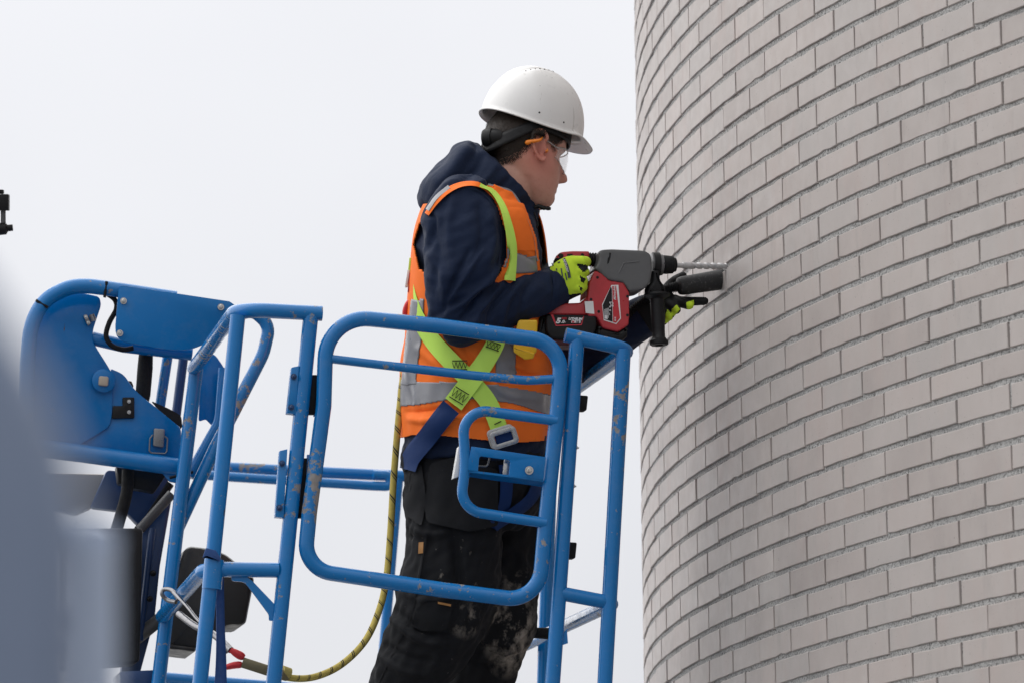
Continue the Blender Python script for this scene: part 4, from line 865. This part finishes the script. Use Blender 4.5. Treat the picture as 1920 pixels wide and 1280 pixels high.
def stitch(c, ang, L, Wd, par, bv_):                                     # black zigzag bar tacks
    ca, sa = math.cos(ang), math.sin(ang); pt = lambda u, v: (c[0]+u*ca-v*sa, c[1]+u*sa+v*ca)
    for v in (-Wd/2, Wd/2): ribbon('stitching', [pt(-L/2, v), pt(L/2, v)], 1.8, bv_, BLACKP, par, .0035, .001, 2, 1, 5)
    z = [pt(-L/2+L*i/8, (Wd*.36 if i % 2 else -Wd*.36)) for i in range(9)]
    for a, d_ in zip(z[:-1], z[1:]): ribbon('stitching', [a, d_], 1.0, bv_, BLACKP, par, .0035, .001, 2, 1, 5)
HVB = bvh_of(s1, s2)
stitch((861, 741), .55, 30, 22, har, HVB); stitch((862, 684), .0, 28, 16, har, HVB); stitch((925, 648), .35, 26, 12, har, HVB)
ribbon('stitching', [(927, 795), (940, 789)], 2, HVB, BLACKP, har, .0035, .001, 2, 1, 4)
bx = castd(VO, 940, 800) or 12.83; BC = W(945, 820, bx-.022)
bu = nrm(RIGHT*.95+UP*.30); bw = nrm(UP*.95-RIGHT*.30); k = 1/S(12.83)
def bpt(x, y, z=0.0): return BC + bu*x*k + bw*y*k - FWD*z
ring_o = roundpoly([bpt(-26, -17), bpt(26, -17), bpt(26, 17), bpt(-26, 17)], .011, 6); ring_i = roundpoly([bpt(-17, -8), bpt(17, -8), bpt(17, 8), bpt(-17, 8)], .003, 4)
plate('buckle', ring_o, -FWD, .006, STEEL, har, .0012, ring_i)
plate('buckle', roundpoly([bpt(-29, -15, -.008), bpt(22, -15, -.008), bpt(22, 22, -.008), bpt(-29, 22, -.008)], .011, 6), -FWD, .003, STEEL, har, .001, roundpoly([bpt(-18, -7, -.008), bpt(14, -7, -.008), bpt(14, 10, -.008), bpt(-18, 10, -.008)], .003, 4))
plate('buckle_strap', [bpt(-16, -14, -.003), bpt(16, -14, -.003), bpt(16, 14, -.003), bpt(-16, 14, -.003)], -FWD, .003, BLUEWEB, har)
# dorsal ring, tag and snap hook at his back
link('dorsal_tag', boxat(W(764, 523, 12.95), (RIGHT, nrm(UP+RIGHT*.15), FWD), (.0028, .020, .02), .001), WHITE, har, 40); link('dorsal_tag', boxat(W(769, 505, 12.95), (RIGHT, nrm(UP+RIGHT*.1), FWD), (.004, .026, .018), .001), LIME, har, 40)
link('dorsal_tag', boxat(W(768, 530, 12.94), (RIGHT, nrm(UP+RIGHT*.1), FWD), (.0025, .022, .012), .001), REDP, har, 40)
hk = empty('snap_hook', W(765, 590, 12.94), 'red and grey snap hook behind his back above the gate', 'hook')
link('hook_body', mesh('hook_body', *sweep(spline([W(772, 562, 12.94), W(764, 572, 12.94), W(760, 586, 12.94), W(763, 600, 12.94), W(768, 612, 12.94)], 20), .0072, 14)), plain('red_anodised', (.55, .03, .035), .35, .2, .1, 30), hk, 60)
tube('hook_gate', [W(771, 520, 12.94), W(770, 545, 12.94), W(771, 566, 12.94)], .004, STEEL, hk)
# ---------------------------------------------------------------- lanyard rope, thimble, hooks at the lower left
b = NB('lanyard_rope'); tcn = b.n('ShaderNodeTexCoord'); uvn = tcn.outputs['UV']; wv = b.n('ShaderNodeTexWave', wave_type='BANDS', bands_direction='DIAGONAL', Scale=2.6, Distortion=.4); b.l(uvn, wv.inputs['Vector'])
p = b.pos(); c = b.mix(b.noise(p, 90, 4), (.42, .33, .06), (.60, .48, .13)); uvs = b.n('ShaderNodeSeparateXYZ'); b.l(uvn, uvs.inputs[0])
fr = b.math('FRACT', b.math('ADD', b.math('MULTIPLY', uvs.outputs['Y'], 26.0), b.math('MULTIPLY', uvs.outputs['X'], 1.0))); ck = b.math('FRACT', b.math('ADD', b.math('MULTIPLY', uvs.outputs['Y'], 180.0), b.math('MULTIPLY', uvs.outputs['X'], 6.0)))
dk = b.math('MULTIPLY', b.ramp(fr, [(.0, 1.), (.22, 1.), (.24, 0.)]), b.ramp(ck, [(.35, 0.), (.45, 1.)])); c = b.mix(dk, c, (.02, .02, .025)); b.set(Base_Color=c, Roughness=.85); b.bump(ck, .5, .0015); ROPE = b.m
rp = empty('lanyard_rope', W(600, 1272, 12.75), 'yellow and black braided lanyard rope looping down behind the gate', 'rope')
rpath = spline([W(758, 690, 12.97), W(752, 740, 12.96), W(746, 800, 12.95), W(738, 900, 12.95), W(732, 1000, 12.94), W(725, 1080, 12.92), W(712, 1140, 12.9), W(685, 1200, 12.86), W(640, 1245, 12.8), W(590, 1268, 12.72), W(545, 1270, 12.66), W(515, 1258, 12.62)], 150)
v_, f_ = sweep(rpath, .0078, 12); me = mesh('rope', v_, f_); uvl = me.uv_layers.new(name='UVMap'); nring = len(rpath)
for poly in me.polygons:
    for li in poly.loop_indices:
        vi = me.loops[li].vertex_index; ri, kk = divmod(vi, 12); uvl.data[li].uv = (kk/12, ri/nring)
link('rope', me, ROPE, rp, 60)
sl_ = sweep(spline([W(455, 1241, 12.60), W(480, 1249, 12.60), W(505, 1257, 12.61), W(537, 1266, 12.65)], 14), .0118, 14); link('splice_sleeve', mesh('splice_sleeve', *sl_), cloth('worn_sleeve', (.17, .15, .09), 500, .9, .4, ((.05, .05, .05), .6)).m, rp, 60)
link('splice_sleeve', mesh('splice_sleeve', *sweep(np.array([W(528, 1257, 12.64), W(542, 1262, 12.65)]), .0135, 12)), plain('yellow_sleeve', (.40, .33, .10), .8, 0, .2, 60), rp, 60)
REDA = MATS['red_anodised']
hk2 = empty('double_snap_hook', W(440, 1240, 12.60), 'pair of red handled steel snap hooks at the lower left posts', 'hook')
link('handle', mesh('handle', *sweep(spline([W(458, 1232, 12.6), W(445, 1225, 12.6), W(432, 1217, 12.6)], 8), [.0060, .0085, .0095, .0095, .009, .0085, .0070, .006], 12)), REDA, hk2, 60)
link('handle', mesh('handle', *sweep(spline([W(455, 1245, 12.6), W(440, 1246, 12.6), W(424, 1250, 12.6)], 8), [.0050, .0075, .008, .008, .008, .0075, .007, .006], 12)), REDA, hk2, 60)
tube('hook_bar', spline([W(433, 1218, 12.60), W(420, 1205, 12.62), W(395, 1185, 12.66), W(365, 1172, 12.72), W(335, 1150, 12.78)], 30), .0078, CHROME, hk2)
tube('hook_bar', spline([W(425, 1222, 12.62), W(405, 1195, 12.66), W(370, 1160, 12.72), W(350, 1135, 12.78), W(325, 1110, 12.84)], 30), .0038, CHROME, hk2)
tube('hook_nose', spline([W(335, 1122, 12.84), W(322, 1106, 12.86), W(308, 1104, 12.88), W(304, 1113, 12.88), W(314, 1124, 12.88), W(330, 1128, 12.86)], 30), .0050, CHROME, hk2)
# ---------------------------------------------------------------- yellow case clipped to his chest
yc = empty('yellow_tool_case', W(985, 640, 12.78), 'yellow plastic tool case hanging at his chest under the sleeve', 'tool case')
pts = roundpoly([W(972, 600, 12.765), W(1008, 600, 12.765), W(1006, 662, 12.765), W(984, 668, 12.765), (W(962, 656, 12.765)), W(966, 622, 12.765)], .006)
plate('case_body', pts, FWD, .05, YELL, yc, .004); bolt('case_screw', W(998, 623, 12.763), -FWD, .0025, STEEL, yc, .003)
plate('case_edge', roundpoly([W(963, 650, 12.758), W(1003, 662, 12.758), W(1000, 672, 12.758), W(984, 674, 12.758), W(963, 660, 12.758)], .003), FWD, .055, YELL, yc, .003)
# ---------------------------------------------------------------- out-of-focus sheet metal panel close to the camera
FG = plain('grey_blue_sheet', (.175, .22, .315), .5, 0, .12, 6); FG2 = plain('pale_grey_pipe', (.42, .49, .62), .4, 0, .1, 10)
fg = empty('metal_panel', V(*W(0, 1200, 2.1)[:2], 0), 'blurred grey blue sheet metal panel in the near left foreground', 'panel')
def G(x, y, d): return W(x, y, d)
gz = lambda p_: V(p_[0], p_[1], 0.02)
prof = [G(-60, 470, 1.68), G(-4, 560, 1.68), (G(52, 650, 1.68)), G(108, 740, 1.68), G(142, 830, 1.68), G(162, 930, 1.68), G(172, 1010, 1.68), G(174, 1290, 1.68)]
bot_ = gz(G(174, 1290, 1.68)); prof += [bot_, bot_-RIGHT*.30, V(*(G(-60, 470, 1.68)-RIGHT*.26))]
plate('sheet', prof, -FWD, .05, FG, fg, .004)
tube('conduit', [G(186, 1015, 2.9), gz(G(190, 1290, 2.9))], .0096, FG2, fg); tube('conduit_elbow', spline([G(186, 1016, 2.9), G(182, 1006, 3.39), G(165, 1003, 3.37), G(110, 1008, 3.3)], 14), .0105, FG2, fg)
tube('conduit_bracket', [G(110, 1008, 3.3), G(60, 1000, 1.75)], .006, FG, fg)
for y0 in (1160, 1210): link('pipe_clamp', mesh('pipe_clamp', *lathe([(-.004, .0135), (.004, .0135)], G(174, y0, 2.9), UP)), FG, fg, 40)
# ---------------------------------------------------------------- rotary hammer drill, bit square to the wall
th = math.radians(12.84); DD = nrm(V(math.cos(th), math.sin(th), 0)); DN = V(math.sin(th), -math.cos(th), 0)     # along the bit / towards the camera
TIP = W(1360, 499.5, 13.012)
def DP(px, py, off=0.0): return hitplane(px, py, TIP+DN*off, DN)
Z3 = lambda l, off=0.0: [DP(980+x/4.571, 440+y/4.571, off) for x, y in l]
drill = empty('rotary_hammer_drill', Z3([(700, 500)])[0], 'red and grey cordless rotary hammer drill pressed to the brick wall', 'drill')
def solid(name, zl, half, mat, bev, parent=drill, r=0.0, off=0.0):       # outline in the drill's plane, rounded, symmetric about it
    poly = Z3(zl, half+off); poly = roundpoly(poly, r) if r else poly
    bm = bmesh.new(); bm.from_mesh(slab(poly, -DN, 2*half)); 
    eds = [e_ for e_ in bm.edges if len(e_.link_faces) == 2 and e_.calc_face_angle(0) > 0.9 and abs(((np.array(e_.verts[0].co)-np.array(e_.verts[1].co))@DN)) < 1e-4]
    bmesh.ops.bevel(bm, geom=eds, offset=bev, segments=4, profile=.5, affect='EDGES'); me = bpy.data.meshes.new(name); bm.to_mesh(me); bm.free(); return link(name, me, mat, parent, 45)
def puffy(name, zl, half, mat, it, parent=drill, r=.004, off=0.0, vox=.0022):    # moulded housing: outline with softly rounded edges
    me = slab(roundpoly(Z3(zl, half+off), r), -DN, 2*half); q = ([v.co[:] for v in me.vertices], [list(p_.vertices) for p_ in me.polygons]); return link(name, remesh([q], vox, it, .5), mat, parent, 180)
gh = puffy('gear_housing', [(665, 130), (760, 122), (1050, 135), (1095, 165), (1110, 200), (1110, 330), (1090, 420), (1040, 470), (920, 492), (868, 412), (740, 392), (640, 305), (612, 300), (652, 240), (655, 150)], .044, GREYP, 26)
mh = puffy('motor_housing', [(618, 305), (700, 340), (740, 392), (868, 412), (916, 500), (912, 770), (885, 790), (820, 832), (690, 802), (635, 700), (560, 700), (555, 560), (570, 420)], .0412, REDP, 9)
solid('motor_base', [(650, 770), (690, 800), (820, 832), (900, 780), (902, 870), (860, 905), (690, 890), (640, 850)], .038, BLACKP, .008, r=.004)
hb = solid('battery_mount', [(225, 645), (290, 590), (500, 582), (575, 510), (600, 560), (640, 690), (225, 692), (205, 668)], .036, REDP, .006, r=.004)
bt = solid('battery', [(205, 680), (632, 690), (640, 780), (600, 880), (560, 905), (240, 890), (200, 830), (195, 720)], .040, BLACKP, .006, r=.006)
solid('battery_lip', [(180, 880), (560, 900), (560, 945), (200, 950), (170, 930)], .034, plain('dark_red_plastic', (.06, .008, .010), .5, 0, .2, 30), .006, r=.004)
solid('battery_cheek', [(150, 700), (205, 690), (215, 860), (180, 900), (120, 880)], .034, BLACKP, .008, r=.006)
# rear D handle
solid('handle_top', [(292, 205), (318, 155), (345, 146), (420, 139), (575, 140), (576, 205), (520, 212), (420, 208), (360, 230), (330, 240)], .019, REDP, .006, r=.005)
solid('handle_grip', [(330, 200), (420, 205), (440, 300), (430, 450), (400, 590), (300, 590), (300, 400)], .017, BLACKP, .008, r=.004)
link('handle_screw', mesh('handle_screw', *lathe([(0, .004), (.0006, .004)], Z3([(512, 176)], .0195)[0], DN)), BLACKP, drill); plate('handle_logo', Z3([(380, 168), (428, 166), (428, 182), (380, 184)], .0195), DN, .0006, BLACKP, drill)
link('handle_cap', mesh('handle_cap', *lathe([(0, .0062), (.004, .0058), (.0045, .003)], Z3([(326, 186)], .015)[0], DN, 20)), BLACKP, drill, 40)
bl = [(t*.0036, .0165 if t % 2 else .0135) for t in range(7)]; A = Z3([(565, 215)])[0]
link('rubber_bellows', mesh('rubber_bellows', *lathe([(a*.9, r) for a, r in bl], A, DD)), RUBBER, drill, 30)
# recessed details on the housing
plate('vent_slot', Z3([(742, 155), (756, 160), (752, 200), (738, 245), (722, 255), (728, 205), (740, 190)], .0432), DN, .0012, BLACKP, gh)
tube('housing_rib', Z3([(826, 330), (866, 244), (1000, 232)], .0436), .0016, GREYP, gh, .004)
plate('blue_mark', Z3([(1008, 158), (1050, 165), (1068, 188), (1058, 186), (1040, 172), (1008, 164)], .0425), DN, .0008, plain('blue_scuff', (.03, .16, .30), .6), gh)
for q in ((641, 368), (586, 556), (652, 660), (898, 530), (898, 690)): link('screw_hole', mesh('screw_hole', *lathe([(0, .0034), (.0007, .0034)], Z3([q], .0410)[0], DN, 14)), BLACKP, mh)
for q in ((340, 590), (1000, 590)): pass
link('screw_hole', mesh('screw_hole', *lathe([(0, .003), (.0007, .003)], Z3([(338, 592)], .0300)[0], DN, 14)), BLACKP, hb)
# rating label, sticker, battery print
lb = plate('rating_label', Z3([(760, 434), (820, 432), (842, 720), (802, 768), (694, 734), (680, 600)], .0414), DN, .0006, WHITE, mh)
plate('label_red', Z3([(768, 442), (800, 440), (834, 715), (800, 758), (775, 752)], .0421), DN, .0005, plain('label_red', (.50, .02, .03), .45), mh)
plate('label_black', Z3([(756, 445), (764, 470), (770, 748), (698, 724), (686, 605)], .0421), DN, .0005, BLACKP, mh)
plate('blank_sticker', Z3([(530, 574), (604, 572), (614, 680), (540, 672)], .0414), DN, .0006, WHITE, mh)
def text(name, s, zpos, zh, off, mat, parent, rot=0.0, shear=0.0, bold=.0, sx=1.0):
    cu = bpy.data.curves.new(name, 'FONT'); cu.body = s; cu.size = 1.0; cu.extrude = .01; cu.shear = shear; cu.offset = bold
    o = bpy.data.objects.new('tmp', cu); COL.objects.link(o); bpy.context.view_layer.update(); me = bpy.data.meshes.new_from_object(o.evaluated_get(bpy.context.evaluated_depsgraph_get())); bpy.data.objects.remove(o)
    h = zh/4.571/S(12.95)/.7; P = vco(me); cr, sr = math.cos(rot), math.sin(rot); X = (P[:, 0]*cr*sx-P[:, 1]*sr); Y = (P[:, 0]*sr*sx+P[:, 1]*cr); o0 = Z3([zpos], off)[0]
    setco(me, o0 + (DD*1)*X[:, None]*h + V(0, 0, 1)*Y[:, None]*h + DN*(P[:, 2:3]+.01)*.02); return link(name, me, mat, parent)
WT = plain('white_print', (.75, .74, .74), .5); RT = plain('red_print', (.60, .03, .05), .5)
plate('battery_frame', Z3([(240, 686), (262, 686), (290, 775), (500, 768), (520, 700), (526, 700), (506, 776), (284, 784)], .0404), DN, .0006, RT, bt)
plate('battery_face', Z3([(262, 688), (520, 694), (500, 764), (290, 772)], .0402), DN, .0004, BLACKP, bt)
text('lettering', '5', (284, 757), 42, .0422, WT, bt, 0, .25, .06, 1.25); text('lettering', '.0', (330, 756), 24, .0422, WT, bt, 0, .2, .05, 1.1); text('lettering', 'Ah', (358, 754), 8, .0422, WT, bt, 0, 0, .0, 1.0)
text('lettering', 'RED', (334, 726), 17, .0422, RT, bt, 0, .2, .02, 1.0); text('lettering', 'LITHIUM', (392, 731), 21, .0422, WT, bt, 0, .2, .05, 1.05)
plate('badge', Z3([(418, 734), (498, 736), (494, 758), (416, 757)], .0412), DN, .0003, WT, bt); text('lettering', 'M', (421, 756), 18, .0424, RT, bt, 0, .1, .02, 1.1); text('lettering', '18', (452, 757), 18, .0424, BLACKP, bt, 0, .1, .02, 1.2)
text('lettering', 'CE', (752, 575), 26, .0428, WT, mh, -math.pi/2, 0, .01)
for i, y0 in enumerate((590, 625, 655, 690)): text('lettering', ('o', 'e', 'x', 'i')[i], (742, y0), 20, .0428, WT, mh, 0, 0, .02)
for i in range(5): plate('print_line', Z3([(700+i*8, 640-i*3), (703+i*8, 640-i*3), (704+i*8, 715), (701+i*8, 714)], .0428), DN, .0003, WT, mh)
plate('label_block', Z3([(700, 690), (728, 694), (728, 726), (700, 720)], .0428), DN, .0003, WT, mh); text('lettering', 'M18', (800, 742), 14, .0428, WT, mh, math.pi/2, 0, .01)
text('lettering', 'Milwaukee', (800, 560), 22, .0428, WT, mh, math.pi/2*1.03, .2, .01, .9)
# nose, chuck, side handle
ax = lambda z, y=258: Z3([(z, y)])[0]
link('nose_collar', mesh('nose_collar', *lathe([(0, .026), (.010, .026), (.0105, .0215), (.017, .0215), (.0175, .024), (.0265, .024), (.028, .019)], ax(1098), DD, 32)), plain('grey_metal', (.16, .16, .165), .38, .7, .15, 40), drill, 30)
link('chuck', mesh('chuck', *lathe([(0, .0205), (.004, .0215), (.024, .0200), (.026, .0170), (.031, .0155), (.033, .010), (.0335, .0065)], ax(1198), DD, 32)), RUBBER, drill, 30)
link('handle_band', mesh('handle_band', *lathe([(0, .0285), (.015, .0285)], ax(1112), DD, 32)), BLACKP, drill, 40)
sh_ = V(0, 0, -1.0); sh_ = nrm(sh_ + DD*.02 + DN*.04); s0 = Z3([(1142, 330)], .012)[0]; kz = 1/4.571/S(12.93)
solid('handle_yoke', [(1112, 300), (1178, 300), (1185, 390), (1225, 440), (1240, 520), (1065, 520), (1070, 440), (1110, 400)], .018, BLACKP, .010, r=.006, off=.014)
link('side_handle', mesh('side_handle', *lathe([(0, 20*kz), (165*kz, 50*kz), (185*kz, 112*kz), (200*kz, 115*kz), (212*kz, 100*kz), (230*kz, 62*kz), (300*kz, 62*kz), (400*kz, 60*kz), (500*kz, 55*kz), (560*kz, 56*kz), (582*kz, 70*kz), (592*kz, 80*kz), (622*kz, 80*kz), (630*kz, 70*kz), (630*kz, 36*kz), (600*kz, 30*kz)], s0, sh_, 32)), BLACKP, drill, 35)
# drill bit with spiral flute
L_ = np.linalg.norm(TIP-ax(1318, 264)); b0 = ax(1318, 264); bd = nrm(TIP-b0); n1 = nrm(np.cross(bd, DN)); n2 = np.cross(bd, n1); bvv = []; NS, NK = 130, 20
for i in range(NS+1):
    t = i/NS; x = t*(L_+.006); sh2 = .0058 if t < .12 else .0076; fl = 0 if t < .28 else min(1, (t-.28)/.05)
    for k in range(NK):
        a = 2*math.pi*k/NK; r = sh2*(1-fl*.34*max(0, math.sin(2*(a-x*2*math.pi/.033)))**.6)*(1 if t < .97 else .95); bvv.append(b0+bd*x+r*(n1*math.cos(a)+n2*math.sin(a)))
bf = [[i*NK+k, i*NK+(k+1) % NK, (i+1)*NK+(k+1) % NK, (i+1)*NK+k] for i in range(NS) for k in range(NK)]+[[NS*NK+k for k in range(NK)]]
link('drill_bit', mesh('drill_bit', bvv, bf), plain('dusty_bit', (.50, .49, .49), .4, .5, .25, 120), drill, 40)
# ---------------------------------------------------------------- dust extraction nozzle and hose held to the wall
hs_ = empty('dust_extraction_hose', W(1290, 535, 13.03), 'black ribbed dust hose with wide tube nozzle held against the wall', 'hose')
n0, n1_ = W(1270, 537.5, 13.02), W(1359, 523.5, 13.055); nd = nrm(n1_-n0)
b = NB('dusty_black_tube'); p = b.pos(); c = b.mix(b.ramp(b.noise(p, 120, 5, .7), [(.55, 0.), (.75, .6)]), (.016, .016, .017), (.16, .155, .15)); b.set(Base_Color=c, Roughness=.6); TUBEM = b.m
Ln = np.linalg.norm(n1_-n0); link('nozzle', mesh('nozzle', *lathe([(0, .0130), (.004, .0195), (.012, .0215), (Ln-.012, .0232), (Ln-.010, .0238), (Ln-.004, .0238)], n0, nd, 36)), TUBEM, hs_, 35)
link('brush_rim', mesh('brush_rim', *lathe([(Ln-.004, .0225), (Ln+.004, .0232)], n0, nd, 36)), plain('grey_brush', (.20, .20, .21), .8), hs_, 40)
hp_ = spline([n0+nd*.004, W(1250, 543, 13.02), W(1225, 553, 13.02), W(1195, 575, 13.03), W(1165, 600, 13.04), W(1130, 628, 13.12), W(1090, 645, 13.22), W(1040, 665, 13.30), W(985, 720, 13.34), W(950, 850, 13.36), W(930, 1000, 13.36)], 300)
hr = np.where((np.arange(len(hp_))//2) % 2 == 0, .0122, .0098)
link('ribbed_hose', mesh('ribbed_hose', *sweep(hp_, hr, 16)), RUBBER, hs_, 30)
# ---------------------------------------------------------------- gloves
def finger(pts, rads): return sweep(spline(pts, 4*(len(pts)-1)+1), np.interp(np.linspace(0, 1, 4*(len(pts)-1)+1), np.linspace(0, 1, len(rads)), rads), 14)
def endcap(p_, r): return blob(p_, (RIGHT, UP, FWD), (r, r, r), 12)
g3 = lambda x, y, d: W(980+x/4.571, 440+y/4.571, d)
gp = []
gp.append(limb([(1030, 540, 12.90, 36, 30), (1048, 534, 12.90, 35, 28), (1062, 524, 12.885, 38, 24), (1078, 516, 12.88, 38, 20), (1090, 512, 12.885, 33, 16)], pw=2.6))
fin = []
for (kx, ky, fx, fy) in ((440, 232, 548, 230), (455, 310, 535, 318), (445, 388, 522, 398), (430, 455, 498, 462)):
    pts = [g3(kx-50, ky+8, 12.885), g3(kx+10, ky, 12.872), g3((kx+fx)/2+20, (ky+fy)/2, 12.868), g3(fx-8, fy, 12.885), g3(fx-2, fy+4, 12.91), g3(fx-25, fy+8, 12.945), g3(fx-75, fy+12, 12.955)]
    fin.append(finger(pts, [.0135, .0132, .0125, .0115, .011, .0105, .0095])); fin.append(endcap(pts[-1], .0095))
thm = [g3(300, 250, 12.91), g3(360, 235, 12.935), g3(420, 235, 12.955), g3(470, 245, 12.965)]; fin += [finger(thm, [.014, .0135, .012, .0105]), endcap(thm[-1], .0105)]
gm = remesh(gp+fin, .0026, 3, .45); creases(gm, [([(1090, 478), (1095, 500), (1092, 520)], 1.5, 5), ([(1062, 500), (1075, 520), (1070, 550)], 1.2, 6)])
glr = link('glove', gm, GLOVEL, man, 180); gm.materials.append(GLOVEB); P = vco(gm); q = proj(P)
fidx = [list(p_.vertices) for p_ in gm.polygons]; fc = np.array([P[f].mean(0) for f in fidx]); fq = proj(fc); zx, zy = (fq[:, 0]-980)*4.571, (fq[:, 1]-440)*4.571
blk = (fq[:, 2] > 12.905) | inpoly(np.stack([zx, zy], 1), [(462, 250), (555, 262), (560, 300), (520, 328), (490, 300)]) | inpoly(np.stack([zx, zy], 1), [(485, 348), (545, 380), (520, 418), (500, 400)]) | inpoly(np.stack([zx, zy], 1), [(482, 440), (520, 460), (500, 490)]) | inpoly(np.stack([zx, zy], 1), [(310, 552), (400, 515), (500, 500), (500, 600), (310, 600)])
gm.polygons.foreach_set('material_index', blk.astype(int).tolist()); GB = bvh_of(glr)
zq = lambda l: [(980+x/4.571, 440+y/4.571) for x, y in l]
GREYT = plain('dark_print', (.05, .06, .09), .7)
pr = ribbon('glove_print', zq([(352, 205), (385, 285), (402, 372)]), 5.2, GB, GREYT, glr, .0022, .001, 4, 2, 3)
for l in ([(250, 245), (262, 268)], [(330, 290), (345, 385)], [(288, 290), (292, 310)], [(365, 330), (378, 392)], [(300, 240), (320, 235)]): ribbon('glove_print', zq(l), 2.2, GB, GREYT, glr, .0020, .001, 2, 1, 3)
def gtext(s, x, y, hpx, ang):                                             # lettering pressed on the back of the hand
    cu = bpy.data.curves.new('t', 'FONT'); cu.body = s; cu.offset = .02; cu.shear = .2; o = bpy.data.objects.new('tmp', cu); COL.objects.link(o); bpy.context.view_layer.update(); me = bpy.data.meshes.new_from_object(o.evaluated_get(bpy.context.evaluated_depsgraph_get())); bpy.data.objects.remove(o)
    Q = vco(me); ca, sa = math.cos(ang), math.sin(ang); k_ = hpx/.7; X = x+(Q[:, 0]*ca+Q[:, 1]*sa)*k_; Y = y+(Q[:, 0]*sa-Q[:, 1]*ca)*k_; D_ = fillnone([castd(GB, a, c_) for a, c_ in zip(X, Y)]); setco(me, np.array([W(a, c_, d_-.0028) for a, c_, d_ in zip(X, Y, D_)])); link('glove_print', me, WT, glr)
gtext('ACTIVGRIP', zq([(346, 212)])[0][0], zq([(346, 212)])[0][1], 3.6, 1.28)
# left glove under the hose: black palm side, lime backs of the finger ends
gl2 = [limb([(1205, 598, 13.05, 34, 30), (1225, 585, 13.05, 33, 28), (1245, 568, 13.06, 32, 22), (1262, 556, 13.065, 26, 17)], pw=2.6)]
f2 = []
for pts, r0 in (([g3(1180, 560, 13.05), g3(1230, 470, 13.07), g3(1300, 400, 13.075), g3(1372, 358, 13.05)], .0125), ([g3(1300, 560, 13.06), g3(1380, 590, 13.02), g3(1430, 605, 13.005)], .0122), ([g3(1290, 590, 13.05), g3(1350, 570, 13.05), g3(1450, 572, 13.04), g3(1560, 570, 13.03)], .0112), ([g3(1240, 590, 13.05), g3(1285, 620, 13.02), g3(1320, 645, 13.0)], .0118), ([g3(1210, 640, 13.05), g3(1240, 670, 13.02), g3(1258, 705, 13.005)], .0108)):
    f2.append(finger(pts, [r0*1.1, r0, r0*.95, r0*.85])); f2.append(endcap(pts[-1], r0*.86))
gm2 = remesh(gl2+f2, .0026, 3, .45); gll = link('glove', gm2, GLOVEB, man, 180); gm2.materials.append(GLOVEL); P = vco(gm2); fq = proj(np.array([P[list(p_.vertices)].mean(0) for p_ in gm2.polygons])); zz = np.stack([(fq[:, 0]-980)*4.571, (fq[:, 1]-440)*4.571], 1)
lim = np.zeros(len(zz), bool)
for pl in ([(1404, 580), (1470, 560), (1470, 660), (1412, 660)], [(1278, 640), (1320, 600), (1350, 640), (1300, 700), (1270, 690)], [(1225, 680), (1240, 640), (1290, 690), (1270, 760), (1220, 760)]): lim |= inpoly(zz, pl)
gm2.polygons.foreach_set('material_index', lim.astype(int).tolist())
